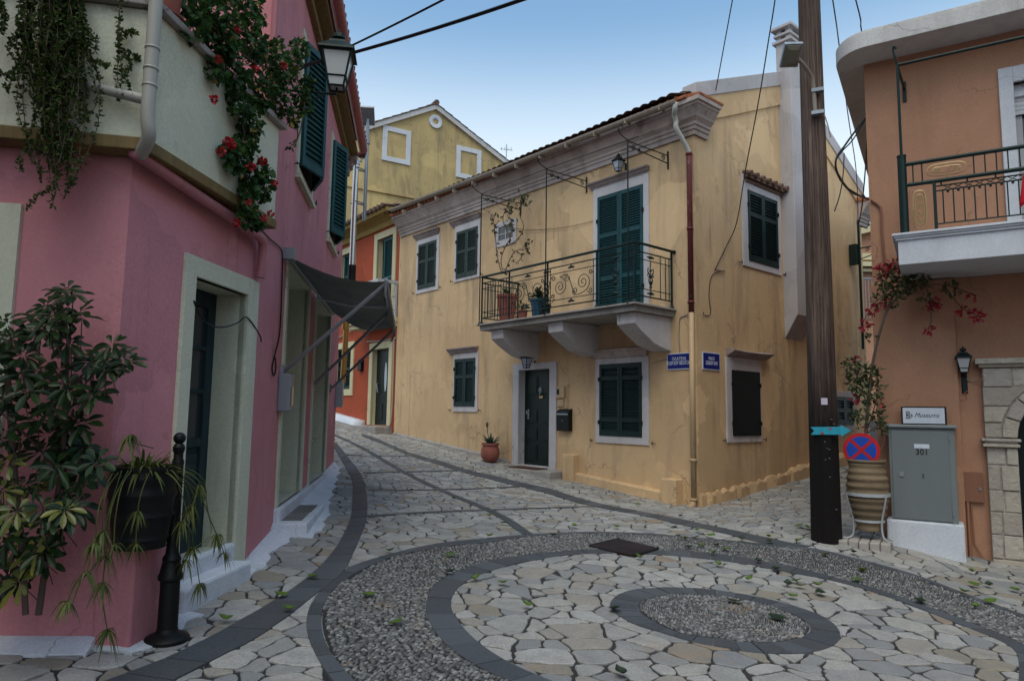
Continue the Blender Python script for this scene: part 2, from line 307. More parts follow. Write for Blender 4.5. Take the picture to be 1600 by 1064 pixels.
def ashlar():
    n = NT('portal stone'); c = n.ramp(n.geo.outputs['Random Per Island'], [(0, (.50, .44, .36, 1)), (.3, (.42, .37, .31, 1)), (.6, (.54, .49, .41, 1)), (.8, (.46, .41, .36, 1))], 'CONSTANT')
    c = n.mix(n.ramp(n.noise(9, 6, .7, None, .5), [(.45, 0), (.75, .6)]), c, (.30, .27, .235, 1)); nb = n.bump(n.noise(14, 6, .7, None, .6), .9, .03); return n.done(c, .9, n.bump(n.noise(70, 4, .6), .4, .004, nb), spec=.2)
M['ashlar'] = ashlar()
def mortar(name, a, b):
    n = NT(name); c = n.mix(n.ramp(n.noise(2, 6, .7), [(.35, 0), (.7, 1)]), a, b); return n.done(c, .95, n.bump(n.noise(60, 5, .7), .6, .008))
M['mortar'] = mortar('mortar', (.020, .020, .022, 1), (.040, .038, .038, 1))
M['bed'] = mortar('pebble bed', (.016, .017, .018, 1), (.032, .032, .031, 1))
def wood():                              # weathered pole, its foot brushed with tar up to about head height
    n = NT('pole wood'); g = n.noise(1, 8, .75, (46, 46, .9), 1.2); c = n.ramp(g, [(.34, (.016, .014, .012, 1)), (.47, (.105, .068, .052, 1)), (.66, (.26, .185, .15, 1))])
    c = n.mix(n.ramp(n.noise(1.2, 4, .6, (1, 1, .5)), [(.4, 0), (.7, .55)]), c, (.022, .016, .014, 1))
    sx = n.n('ShaderNodeSeparateXYZ'); n.l(n.geo.outputs['Position'], sx.inputs[0]); ad = n.n('ShaderNodeMath', operation='MULTIPLY_ADD'); n.l(n.noise(3, 6, .7, (3, 3, .5)), ad.inputs[0]); ad.inputs[1].default_value = -1.6; n.l(sx.outputs[2], ad.inputs[2])
    mr = n.n('ShaderNodeMapRange'); n.l(ad.outputs[0], mr.inputs[0]); mr.inputs[1].default_value = .5; mr.inputs[2].default_value = 1.6; mr.inputs[3].default_value = 1; mr.inputs[4].default_value = 0
    c = n.mix(mr.outputs[0], c, n.ramp(g, [(.3, (.004, .0035, .0035, 1)), (.75, (.014, .010, .009, 1))])); return n.done(c, .85, n.bump(g, .9, .025), spec=.25)
M['wood'] = wood()
def glass(name, col, rough=.1, tr=.0):
    n = NT(name); return n.done(col, rough, None, spec=.6)
M['glass'] = glass('dark pane', (.035, .038, .042, 1), .12)
M['lampglass'] = glass('milky lamp glass', (.46, .46, .45, 1), .25)
M['lampblue'] = glass('clear lamp glass', (.30, .34, .40, 1), .08)
M['lens'] = glass('lamp lens', (.16, .15, .11, 1), .2)
def net():
    n = NT('shade net'); wv = n.n('ShaderNodeTexWave'); mp = n.n('ShaderNodeMapping'); n.l(n.geo.outputs['Position'], mp.inputs[0]); mp.inputs['Rotation'].default_value = (0, 0, R_(8)); n.l(mp.outputs[0], wv.inputs[0])
    wv.bands_direction = 'Y'; wv.inputs['Scale'].default_value = 6.5; wv.inputs['Distortion'].default_value = 1.6; wv.inputs['Detail'].default_value = 3
    c = n.ramp(wv.outputs['Fac'], [(.25, (.010, .013, .012, 1)), (.55, (.03, .034, .03, 1)), (.85, (.24, .24, .20, 1))])
    c = n.mix(n.ramp(n.noise(2.5, 5, .7), [(.4, 0), (.75, .6)]), c, (.02, .03, .02, 1)); m = n.done(c, .9)
    tr = n.n('ShaderNodeBsdfTranslucent'); n.l(c, tr.inputs[0]); mx = n.n('ShaderNodeMixShader'); mx.inputs[0].default_value = .25; out = n.t.nodes['Material Output']
    n.l(n.b.outputs[0], mx.inputs[1]); n.l(tr.outputs[0], mx.inputs[2]); n.l(mx.outputs[0], out.inputs[0]); return m
M['net'] = net()
M['leaf1'] = foliage('schefflera leaf', [(.005, .016, .004, 1), (.010, .032, .006, 1), (.006, .021, .005, 1), (.024, .054, .011, 1), (.008, .027, .006, 1)], .36, .3)
M['leafvar'] = foliage('variegated leaf', [(.16, .15, .02, 1), (.05, .09, .02, 1), (.22, .20, .03, 1)], .35, .5)
M['leaf2'] = foliage('climber leaf', [(.014, .048, .012, 1), (.030, .085, .018, 1), (.052, .105, .022, 1), (.018, .062, .016, 1)], .5, .25)
M['leafy'] = foliage('yellowing leaf', [(.30, .20, .03, 1), (.15, .14, .03, 1)])
M['leaf3'] = foliage('trailing leaf', [(.022, .050, .010, 1), (.050, .085, .014, 1), (.030, .062, .013, 1), (.080, .105, .020, 1)], .6, .2)
M['spider'] = foliage('spider plant blade', [(.085, .115, .025, 1), (.05, .085, .018, 1), (.15, .15, .045, 1), (.10, .095, .03, 1)], .5, .25)
M['boug'] = foliage('bougainvillea leaf', [(.03, .06, .02, 1), (.06, .09, .025, 1), (.09, .07, .025, 1), (.04, .08, .03, 1)])
M['bract'] = foliage('red bract', [(.35, .02, .04, 1), (.25, .02, .03, 1), (.45, .04, .05, 1)])
M['flower'] = foliage('red petal', [(.28, .004, .012, 1), (.42, .010, .02, 1)])
M['drystem'] = foliage('dry vine leaf', [(.07, .06, .03, 1), (.05, .07, .03, 1), (.10, .06, .03, 1)])
M['fallen'] = foliage('fallen leaf', [(.10, .16, .02, 1), (.07, .13, .02, 1)])
M['fallendark'] = foliage('dark fallen leaf', [(.015, .03, .012, 1), (.02, .035, .015, 1)])
M['aloe'] = foliage('aloe', [(.03, .07, .05, 1), (.045, .08, .06, 1)])

# ================================================================== GROUND AND PAVING
def ground_grid():
    xs = np.unique(np.r_[-300, -120, -60, -30, np.arange(-14, 16.01, .4), 30, 60, 120, 300]); ys = np.unique(np.r_[-200, -60, -20, np.arange(-6, 30.01, .4), 45, 80, 150, 400])
    X, Y = np.meshgrid(xs, ys); Z = zg(X, Y); mb = MB(); n = len(xs)
    mb.v = list(zip(X.ravel(), Y.ravel(), Z.ravel())); mb.f = [(j * n + i, j * n + i + 1, (j + 1) * n + i + 1, (j + 1) * n + i) for j in range(len(ys) - 1) for i in range(n - 1)]
    o = mb.build('ground', M['mortar'], origin=(0, 0, 0), smooth=True, fix=False); tag(o, kind='structure')
ground_grid()
def lift(p, dz): return np.array([p[0], p[1], float(zg(p[0], p[1])) + dz])
C0 = np.array([1.5, 5.05])
def polar(px, extra=()):
    pts = [G(*p) for p in px]; a = [(math.atan2(q[1] - C0[1], q[0] - C0[0]), math.hypot(q[0] - C0[0], q[1] - C0[1])) for q in pts] + [(R_(t), r) for t, r in extra]
    a.sort(); th = np.array([x[0] for x in a]); r = np.array([x[1] for x in a])
    tt = np.linspace(-PI, PI, 721); rr = np.interp(tt, th, r, period=2 * PI); k = np.ones(25) / 25          # smoothed radius round the circle
    rr = np.convolve(np.r_[rr[:-1], rr[:-1], rr[:-1]], k, 'same')[720:1440]; return lambda t: np.interp(np.mod(np.asarray(t) + PI, 2 * PI) - PI, tt[:-1], rr, period=2 * PI)
Cout = polar([(952,948),(959,937),(986,924),(1032,921),(1100,923),(1180,935),(1237,948),(1283,964),(1311,987),(1306,1010),(1265,1023),(1192,1024),(1127,1014),(1100,1010),(1032,990),(986,976),(963,962)])
Cin = polar([(997,951),(1009,940),(1044,932),(1100,932),(1169,941),(1226,957),(1265,980),(1237,1003),(1192,1008),(1123,1001),(1067,994),(1021,973)])
Bout = polar([(780,876),(712,895),(678,918),(666,939),(667,966),(680,992),(701,1015),(735,1040),(767,1056),(849,866),(917,861),(1032,862),(1100,865),(1169,875),(1224,885),(1306,905),(1349,916),(1417,939),(1486,964),(1544,987),(1600,1008)], [(-120, 2.0), (-90, 1.95), (-60, 1.92), (-35, 1.9)])
Bin = polar([(780,891),(724,914),(708,932),(705,951),(715,971),(740,999),(780,1031),(833,1056),(844,876),(899,868),(1039,869),(1100,875),(1180,886),(1237,898),(1302,909),(1372,930),(1440,955),(1509,983),(1578,1010)], [(-110, 1.8), (-80, 1.75), (-50, 1.72), (-30, 1.72)])
_Ao = [(780,841.8),(666,854),(618,867),(552,884),(522,907),(499,925),(482,955),(477,985),(490,1017),(513,1061),(826,837),(879,834),(940,832.6),(1009,835),(1100,843),(1198,853),(1265,857),(1326,871),(1360,882),(1417,893),(1470,916),(1509,930),(1555,948),(1600,962)]
Aout = polar(_Ao, [(-120, 2.75), (-90, 2.65), (-60, 2.6), (-30, 2.55)])
_ain = polar([(625,869),(570,891),(526,918),(507,948),(503,978),(513,1015),(552,1064),(780,849)], [(110, 2.86), (-120, 2.66), (-90, 2.56), (-60, 2.5), (-30, 2.45)])
def Ain(t): return np.minimum(_ain(t), Aout(t) - .09)
def CP(r, t, dz): return lift((C0[0] + r * math.cos(t), C0[1] + r * math.sin(t)), dz)
def ring_blocks(mb, rin, rout, seg, dz, gap=.006, t0=-PI, t1=PI):
    t = t0
    while t < t1:
        r = float(rout(t)); dt = seg * random.uniform(.75, 1.3) / r; e = min(t + dt, t1); j = random.uniform(-.002, .003); k = 5; g = gap / r; a, b = t + g / 2, e - g / 2
        ts = [a + (b - a) * i / k for i in range(k + 1)]; n = k + 1
        top = [CP(float(rin(x)) + .004, x, dz + j) for x in ts] + [CP(float(rout(x)) - .004, x, dz + j) for x in ts]
        low = [CP(float(rin(x)), x, dz - .02) for x in ts] + [CP(float(rout(x)), x, dz - .02) for x in ts]
        mb.add(top + low, [(i, i + 1, n + i + 1, n + i) for i in range(k)] + [(i, 2 * n + i, 2 * n + i + 1, i + 1) for i in range(k)] + [(n + i, n + i + 1, 3 * n + i + 1, 3 * n + i) for i in range(k)] + [(0, n, 3 * n, 2 * n), (n - 1, 3 * n - 1, 4 * n - 1, 2 * n - 1)])
        t = e
slate = MB()
ring_blocks(slate, Cin, Cout, .16, .018); ring_blocks(slate, Bin, Bout, .27, .018); ring_blocks(slate, Ain, Aout, .24, .018)
def resample(pts, step):
    P_ = np.array(spline(pts, 10)); d = np.r_[0, np.cumsum(np.linalg.norm(np.diff(P_, axis=0), axis=1))]; n = max(2, int(d[-1] / step)); s = np.linspace(0, d[-1], n + 1)
    return np.stack([np.interp(s, d, P_[:, i]) for i in range(3)], 1)
def band(mb, left, right, seg, dz, gap=.006):
    l, r = resample(left, .05), resample(right, .05); n = max(len(l), len(r)); u = np.linspace(0, 1, n)
    l = np.stack([np.interp(u, np.linspace(0, 1, len(l)), l[:, i]) for i in range(3)], 1); r = np.stack([np.interp(u, np.linspace(0, 1, len(r)), r[:, i]) for i in range(3)], 1)
    cl = np.r_[0, np.cumsum(np.linalg.norm(np.diff((l + r) / 2, axis=0), axis=1))]; s = 0
    def at(A, q): return np.array([np.interp(q, cl, A[:, i]) for i in range(3)])
    while s < cl[-1] - .02:
        e = min(s + seg * random.uniform(.7, 1.3), cl[-1]); k = max(1, int((e - s) / .12)); j = random.uniform(-.002, .003); qs = [s + gap / 2 + (e - s - gap) * i / k for i in range(k + 1)]; n2 = k + 1
        lt = [at(l, q) for q in qs]; rt_ = [at(r, q) for q in qs]
        mb.add([lift(p, dz + j) for p in lt + rt_] + [lift(p, dz - .02) for p in lt + rt_], [(i, i + 1, n2 + i + 1, n2 + i) for i in range(k)] + [(i, 2 * n2 + i, 2 * n2 + i + 1, i + 1) for i in range(k)] + [(n2 + i, n2 + i + 1, 3 * n2 + i + 1, 3 * n2 + i) for i in range(k)] + [(0, n2, 3 * n2, 2 * n2), (n2 - 1, 3 * n2 - 1, 4 * n2 - 1, 2 * n2 - 1)])
        s = e
gp = lambda l: [G(*p) for p in l]
band(slate, gp([(519,696),(537,727),(549.6,751.6),(550.6,784.7),(547.5,811.6),(537,836),(523,860),(500,887),(466,916),(406,955),(337.6,994),(269,1029),(211.5,1052),(120,1085)]),
     gp([(525,692),(541,712),(562,739),(571,764),(574,789),(572,816),(564,838),(552,866),(535,897),(494,930),(448,967),(395,1003.5),(337.6,1033),(287,1060),(200,1100)]), .26, .0195)
band(slate, gp([(565,678),(591,687),(640,708),(686,720.6),(737.7,737),(779,746),(820,756),(860,765),(900,778),(950,791),(1000,800),(1040,808),(1100,820.5),(1140,829),(1200,842),(1240,851),(1268,855)]),
     gp([(565,682.5),(591,692),(640,713),(686,727),(737.7,743),(779,753.5),(820,763.5),(860,774),(900,786),(950,797),(1000,806),(1060,821),(1100,828),(1140,837.5),(1180,848),(1216,857),(1245,861)]), .3, .0185)
def thin(px, w_, dz):
    c = resample(gp(px), .15); d = np.gradient(c, axis=0); nn = np.stack([-d[:, 1], d[:, 0], 0 * d[:, 0]], 1); nn /= np.linalg.norm(nn, axis=1)[:, None]
    band(slate, [p for p in c + nn * w_ / 2], [p for p in c - nn * w_ / 2], .28, dz)
thin([(512,676),(540,688),(572,704),(628,737),(696,770),(769,801),(824,836)], .13, .017)
thin([(571,740),(640,738),(700,736.5),(737,735)], .09, .0165)
thin([(575,767),(640,767),(696,766),(760,764),(822,760)], .09, .0165)
thin([(573,809),(620,805),(665,802),(769,798),(840,795.5),(900,793.5),(942,792)], .10, .0165)
thin([(540,712),(590,713),(645,713)], .08, .0165)
tag(slate.build('slate_bands', M['slate'], origin=(0, 0, 0), fix=False), kind='structure')
# drain position is used to leave the pebbles out
DR = [G(*p) for p in ((920,857),(967,846),(1030,861),(991,873))]; DRC = sum(DR) / 4
# pebble beds
bed = MB()
def disk(r0, r1, dz):
    n = 180; ts = [-PI + 2 * PI * i / n for i in range(n)]
    a = [CP(float(r0(t)), t, dz) for t in ts]; b = [CP(float(r1(t)), t, dz) for t in ts]; bed.add(a + b, [(i, (i + 1) % n, n + (i + 1) % n, n + i) for i in range(n)])
disk(lambda t: .01, lambda t: float(Cin(t)) - .003, .0145)
disk(lambda t: float(Bout(t)) + .003, lambda t: float(Ain(t)) - .003, .0145)
tag(bed.build('pebble_bed', M['bed'], origin=(0, 0, 0), fix=False), kind='structure')
def pebbles():
    P_, A_ = [], []
    t = -PI
    sp_r = .0355
    # ring: rows of pebbles set on edge, laid in slightly wavering courses
    for k in range(40):
        for side in (0,):
            r_off = k * sp_r
            tt = -PI
            while tt < PI:
                ri, ro = float(Bout(tt)) + .02, float(Ain(tt)) - .015; r = ri + r_off
                step = random.uniform(.0125, .0205)
                if r < ro:
                    rr_ = r + random.gauss(0, .009); x, y = C0[0] + rr_ * math.cos(tt), C0[1] + rr_ * math.sin(tt)
                    if -3.2 < x < 6.5 and y > 2.3 and np.linalg.norm(np.array([x, y]) - DRC[:2]) > .0: P_.append((x, y)); A_.append(tt + .35 * math.sin(2 * x + y) + random.gauss(0, .22))
                tt += step / max(.3, r)
    r = .03
    while r < .62:
        tt = -PI
        while tt < PI:
            if r < float(Cin(tt)) - .015: P_.append((C0[0] + r * math.cos(tt), C0[1] + r * math.sin(tt))); A_.append(tt + PI / 2 + random.gauss(0, .35))
            tt += random.uniform(.026, .040) / r
        r += .0155
    P_ = np.array(P_); A_ = np.array(A_); N = len(P_); L_ = rng.uniform(.0125, .0195, N); W_ = rng.uniform(.0048, .0078, N); H_ = rng.uniform(.008, .015, N)
    z0 = zg(P_[:, 0], P_[:, 1]) + .0125; n = 7; rings = ((1.0, 0.), (.86, .62), (.45, .95)); V = []
    tilt = rng.normal(0, .25, N)
    for s_, h in rings:
        for i in range(n):
            a = 2 * PI * i / n; lx, ly = L_ * s_ * math.cos(a), W_ * s_ * math.sin(a)
            V.append(np.stack([P_[:, 0] + lx * np.cos(A_) - ly * np.sin(A_), P_[:, 1] + lx * np.sin(A_) + ly * np.cos(A_), z0 + H_ * h + tilt * lx * .5 * h], 1))
    V.append(np.stack([P_[:, 0], P_[:, 1], z0 + H_], 1)); V = np.stack(V, 1); nv = V.shape[1]
    fs = []
    for k in range(2):
        for i in range(n): fs.append((k * n + i, k * n + (i + 1) % n, (k + 1) * n + (i + 1) % n, (k + 1) * n + i))
    tf = [(2 * n + i, 2 * n + (i + 1) % n, 3 * n) for i in range(n)]
    q = np.array(fs)[None] + (np.arange(N) * nv)[:, None, None]; tr = np.array(tf)[None] + (np.arange(N) * nv)[:, None, None]
    loops = np.concatenate([q.reshape(-1), tr.reshape(-1)]); nq, ntr = N * len(fs), N * len(tf)
    me = bpy.data.meshes.new('pebble_mosaic'); me.vertices.add(N * nv); me.vertices.foreach_set('co', V.reshape(-1)); me.loops.add(len(loops)); me.loops.foreach_set('vertex_index', loops.astype(np.int32))
    me.polygons.add(nq + ntr); me.polygons.foreach_set('loop_start', np.r_[np.arange(nq) * 4, nq * 4 + np.arange(ntr) * 3].astype(np.int32)); me.polygons.foreach_set('use_smooth', np.ones(nq + ntr, bool)); me.update(calc_edges=True); me.materials.append(M['pebble'])
    o = bpy.data.objects.new('pebble_mosaic', me); COL.objects.link(o); tag(o, kind='structure')
pebbles()
# flagstones: crazy paving, every stone its own slab with a broken edge
def flagstones():
    x0, x1, y0, y1 = -6.5, 9.5, 2.2, 24.; seeds = []
    cell = .20; grid = {}
    def near(x, y, d):
        i, j = int(x // cell), int(y // cell)
        for a in range(i - 3, i + 4):
            for b in range(j - 3, j + 4):
                for k in grid.get((a, b), ()):
                    if (seeds[k][0] - x) ** 2 + (seeds[k][1] - y) ** 2 < d * d: return True
        return False
    def wanted(x, y):
        if x < -.8 * y - 1.2 or x > .78 * y + 1.6: return False
        t, o = F.tz((x, y, 0)); t2, o2 = S.tz((x, y, 0))
        if o < -.1 and o2 < -.1: return False
        if T.tz((x, y, 0))[1] < -.1 and t > 9.4: return False
        rt, ro = R.tz((x, y, 0))
        if ro < -.1 and rt < .85: return False
        qt, qo = Q.tz((x, y, 0)); pt, po = P.tz((x, y, 0))
        if qo < -.1 and 0 < qt < 6.4: return False
        if qt <= 0 and po < -.1 and L.tz((x, y, 0))[1] < -.1: return False
        if x < -6 or y > 23: return False
        d = math.hypot(x - C0[0], y - C0[1]); th = math.atan2(y - C0[1], x - C0[0])
        if d < float(Cin(th)) - .25 or (float(Bout(th)) + .2 < d < float(Ain(th)) - .2): return False
        return True
    for tries in range(52000):
        x, y = random.uniform(x0, x1), random.uniform(y0, y1)
        if not wanted(x, y): continue
        d = .085 + .20 * random.random() ** 1.5
        d *= 1.0 if y > 9 else 1.12
        if near(x, y, d): continue
        seeds.append((x, y, d)); grid.setdefault((int(x // cell), int(y // cell)), []).append(len(seeds) - 1)
    mb = MB(); sa = 1.0
    for k, (x, y, _w) in enumerate(seeds):
        i, j = int(x // cell), int(y // cell); nb = []
        for a in range(i - 4, i + 5):
            for b in range(j - 4, j + 5):
                for q in grid.get((a, b), ()):
                    if q != k: nb.append(seeds[q])
        nb.sort(key=lambda p: (p[0] - x) ** 2 + (p[1] - y) ** 2); nb = nb[:22]
        poly = [(x - .34, y - .34), (x + .34, y - .34), (x + .34, y + .34), (x - .34, y + .34)]
        wd = seeds[k][2]; gp_ = random.uniform(.0055, .0105)
        for px, py, pd in nb:
            nx, ny = px - x, py - y; l = math.hypot(nx, ny); nx /= l; ny /= l; c = l / 2 + max(-.22 * l, min(.22 * l, (wd * wd - pd * pd) * .55 / (2 * l))) - gp_; out = []      # half the joint stays open
            for a in range(len(poly)):
                p, q = poly[a], poly[(a + 1) % len(poly)]; dp = (p[0] - x) * nx + (p[1] - y) * ny - c; dq = (q[0] - x) * nx + (q[1] - y) * ny - c
                if dp <= 0: out.append(p)
                if dp * dq < 0: u = dp / (dp - dq); out.append((p[0] + (q[0] - p[0]) * u, p[1] + (q[1] - p[1]) * u))
            poly = out
            if len(poly) < 3: break
        if len(poly) < 3: continue
        pts = []
        for a in range(len(poly)):
            p, q = poly[a], poly[(a + 1) % len(poly)]; l = math.hypot(q[0] - p[0], q[1] - p[1])
            if l < .012: continue
            cut = min(.3, .018 / l); ns = 1 + int(l / .07)
            for u in [cut] + [cut + (1 - 2 * cut) * s_ / ns for s_ in range(1, ns)] + [1 - cut]:
                jx, jy = random.gauss(0, .0048), random.gauss(0, .0048); pts.append((p[0] + (q[0] - p[0]) * u + jx, p[1] + (q[1] - p[1]) * u + jy))
        if len(pts) < 3: continue
        cx, cy = sum(p[0] for p in pts) / len(pts), sum(p[1] for p in pts) / len(pts); h = random.uniform(.009, .0145); sx_, sy_ = random.gauss(0, .008), random.gauss(0, .008); n = len(pts)
        ins = []
        for p in pts:
            l = math.hypot(p[0] - cx, p[1] - cy); f_ = max(.5, 1 - .007 / max(l, .01)); ins.append((cx + (p[0] - cx) * f_, cy + (p[1] - cy) * f_))
        zo = zg([p[0] for p in pts], [p[1] for p in pts]); zi = zg([p[0] for p in ins], [p[1] for p in ins])
        vs = [(p[0], p[1], zo[a] - .01) for a, p in enumerate(pts)] + [(p[0], p[1], zo[a] + h - .004 + (p[0] - cx) * sx_ + (p[1] - cy) * sy_) for a, p in enumerate(pts)] + [(p[0], p[1], zi[a] + h + (p[0] - cx) * sx_ + (p[1] - cy) * sy_) for a, p in enumerate(ins)]
        mb.add(vs, [(a, (a + 1) % n, n + (a + 1) % n, n + a) for a in range(n)] + [(n + a, n + (a + 1) % n, 2 * n + (a + 1) % n, 2 * n + a) for a in range(n)] + [tuple(range(2 * n, 3 * n))])
    print('flagstones', len(seeds)); o = mb.build('flagstone_paving', M['flag'], origin=(0, 0, 0), fix=False); tag(o, kind='structure')
flagstones()
# rosette of flat stones in the middle of the spiral
# drain cover
t = thing('drain_cover', 'rusty dark square drain cover set in the pebble ring of the plaza', 'drain cover', DRC)
mb = MB(); q = [lift(p, .034) for p in DR]; mb.add(q + [lift(p, -.02) for p in DR], [(0, 1, 2, 3), (0, 1, 5, 4), (1, 2, 6, 5), (2, 3, 7, 6), (3, 0, 4, 7)]); mb.build('cover_plate', M['drain'], t)
mb = MB()
for i in range(1, 9):
    u = i / 9; a, b = q[0] + (q[1] - q[0]) * u, q[3] + (q[2] - q[3]) * u; d = (b - a) * .05; mb.tube([a + d + [0, 0, .001], b - d + [0, 0, .001]], .006, 4)
for u in (.02, .98): mb.tube([q[0] + (q[3] - q[0]) * u + [0, 0, .002], q[1] + (q[2] - q[1]) * u + [0, 0, .002]], .009, 4)
mb.build('grating', M['drain'], t)
# fallen leaves
LEAFPX = [(489,909),(609,867),(704,874),(703,901),(742,911),(575,938),(765,843),(618,983),(864,842),(898,827),(963,828),(1071,847),(1087,845),(1077,861),(999,877),(786,918),(823,954),(961,959),(970,1062),(1090,833),(1110,842),(1201,844),(1203,852),(1160,848),(1248,850),(1134,864),(1114,870),(1290,873),(1185,883),(1124,889),(1213,895),(1170,912),(1244,914),(1231,919),(1277,921),(1250,922),(1282,933),(1238,939),(1147,947),(1215,974),(1341,913),(1346,896),(1250,826),(1334,869),(1349,898),(1438,946),(1518,899),(1523,920),(1546,921),(1506,931),(1547,947),(1525,956),(1587,928),(643,770),(765,810),(786,822),(709,783),(998,792),(1064,811),(351,977),(438,938),(450,961),(1262,829),(1120,858),(1096,858)]
BIG = {(1282,933), (1215,974), (1147,947), (961,959), (1438,946), (1213,895)}
def leafmesh(sz, curl, mat, seed):
    r = random.Random(seed); mb = MB(); n = 6; V_, W2 = [], []
    for i in range(n + 1):
        u = i / n; ww = sz * .36 * math.sin(PI * (u * .92 + .05)) * (1 + r.uniform(-.1, .1)); x = sz * (u - .5); z = curl * sz * ((u - .5) ** 2) * 2
        V_.append([(x, ww, z + ww * curl * .9), (x, 0, z), (x, -ww, z + ww * curl * .9)])
    for a in V_: W2 += a
    mb.v = W2; mb.f = [(3 * i + k, 3 * i + 3 + k, 3 * i + 4 + k, 3 * i + 1 + k) for i in range(n) for k in range(2)]
    me = bpy.data.meshes.new('fallen_leaf'); me.from_pydata(mb.v, [], mb.f); me.materials.append(mat); me.polygons.foreach_set('use_smooth', [True] * len(me.polygons)); return me
LM = [leafmesh(.105, .35, M['fallen'], 1), leafmesh(.085, .6, M['fallen'], 2), leafmesh(.09, .55, M['fallendark'], 3), leafmesh(.125, .25, M['fallendark'], 4)]
for i, px in enumerate(LEAFPX):
    if px in BIG: k = 3
    else: k = (0, 1, 0, 2, 1)[i % 5]
    o = bpy.data.objects.new('fallen_leaf', LM[k]); COL.objects.link(o); g = G(*px); o.location = (g[0], g[1], g[2] + .038); o.rotation_euler = (random.uniform(-.25, .25), random.uniform(-.25, .25), random.uniform(0, 6.28))
    tag(o, ['bright green fallen leaf lying flat on the stone paving', 'curled yellow green fallen leaf on the paving', 'small dark curled leaf lying on the paving', 'broad dark green fallen leaf on the circular paving'][k], 'leaf', 'fallen leaves on the plaza')

# ================================================================== BUILDING HELPERS
def wall_holes(mb, fr, t0, t1, z0, z1, holes, o=0):
    ts = sorted({t0, t1, *[h[0] for h in holes], *[h[1] for h in holes]}); zs = sorted({z0, z1, *[h[2] for h in holes], *[h[3] for h in holes]})
    for a, b in zip(ts, ts[1:]):
        for c, d in zip(zs, zs[1:]):
            mt, mz = (a + b) / 2, (c + d) / 2
            if any(h[0] < mt < h[1] and h[2] < mz < h[3] for h in holes): continue
            mb.poly(fr(a, o, c), fr(b, o, c), fr(b, o, d), fr(a, o, d))
def reveal(mb, fr, h, o, depth):
    a, b, c, d = h; mb.poly(fr(a, o, c), fr(a, o - depth, c), fr(a, o - depth, d), fr(a, o, d)); mb.poly(fr(b, o, c), fr(b, o - depth, c), fr(b, o - depth, d), fr(b, o, d))
    mb.poly(fr(a, o, d), fr(b, o, d), fr(b, o - depth, d), fr(a, o - depth, d)); mb.poly(fr(a, o, c), fr(b, o, c), fr(b, o - depth, c), fr(a, o - depth, c))
def louvre(mb, m, x0, x1, z0, z1, y0=.006, th=.038, mids=(.42,), stile=.055, rail=.075, pitch=.050, bottom=None):
    zr = [z0 + (z1 - z0) * q for q in mids]; bt = bottom or rail * 1.3
    mb.box(m, x0, x0 + stile, y0, y0 + th, z0, z1); mb.box(m, x1 - stile, x1, y0, y0 + th, z0, z1)
    mb.box(m, x0 + stile, x1 - stile, y0, y0 + th - .002, z0, z0 + bt); mb.box(m, x0 + stile, x1 - stile, y0, y0 + th - .002, z1 - rail, z1)
    for z in zr: mb.box(m, x0 + stile, x1 - stile, y0, y0 + th - .002, z - rail * .5, z + rail * .5)
    ed = [z0 + bt] + [v for z in zr for v in (z - rail * .5, z + rail * .5)] + [z1 - rail]
    for a, b in zip(ed[::2], ed[1::2]):
        n = max(2, int((b - a) / pitch)); p = (b - a) / n
        for i in range(n):
            z = a + p * i; ya, yb = y0 + .004, y0 + th - .006; jz = random.gauss(0, .0015)
            c = [(ya, z + p * .62 + jz), (ya, z + p * .62 + .007 + jz), (yb, z + p * .18 + .007 + jz), (yb, z + p * .18 + jz)]
            mb.add([m(x0 + stile, y, q) for y, q in c] + [m(x1 - stile, y, q) for y, q in c], [(0, 1, 5, 4), (1, 2, 6, 5), (2, 3, 7, 6), (3, 0, 4, 7)])
        mb.poly(m(x0 + stile, y0 + .002, a), m(x1 - stile, y0 + .002, a), m(x1 - stile, y0 + .002, b), m(x0 + stile, y0 + .002, b))
def catch(mb, fr, t, z, s=1):            # iron hook that holds an open shutter
    mb.tube([fr(t, 0, z), fr(t, .05, z)], .007, 5); mb.tube([fr(t, .05, z - .035), fr(t, .055, z), fr(t + .012 * s, .055, z + .045)], [.008, .009, .003], 5); mb.tube([fr(t, .048, z), fr(t + .06 * s, .03, z - .004)], .006, 4)
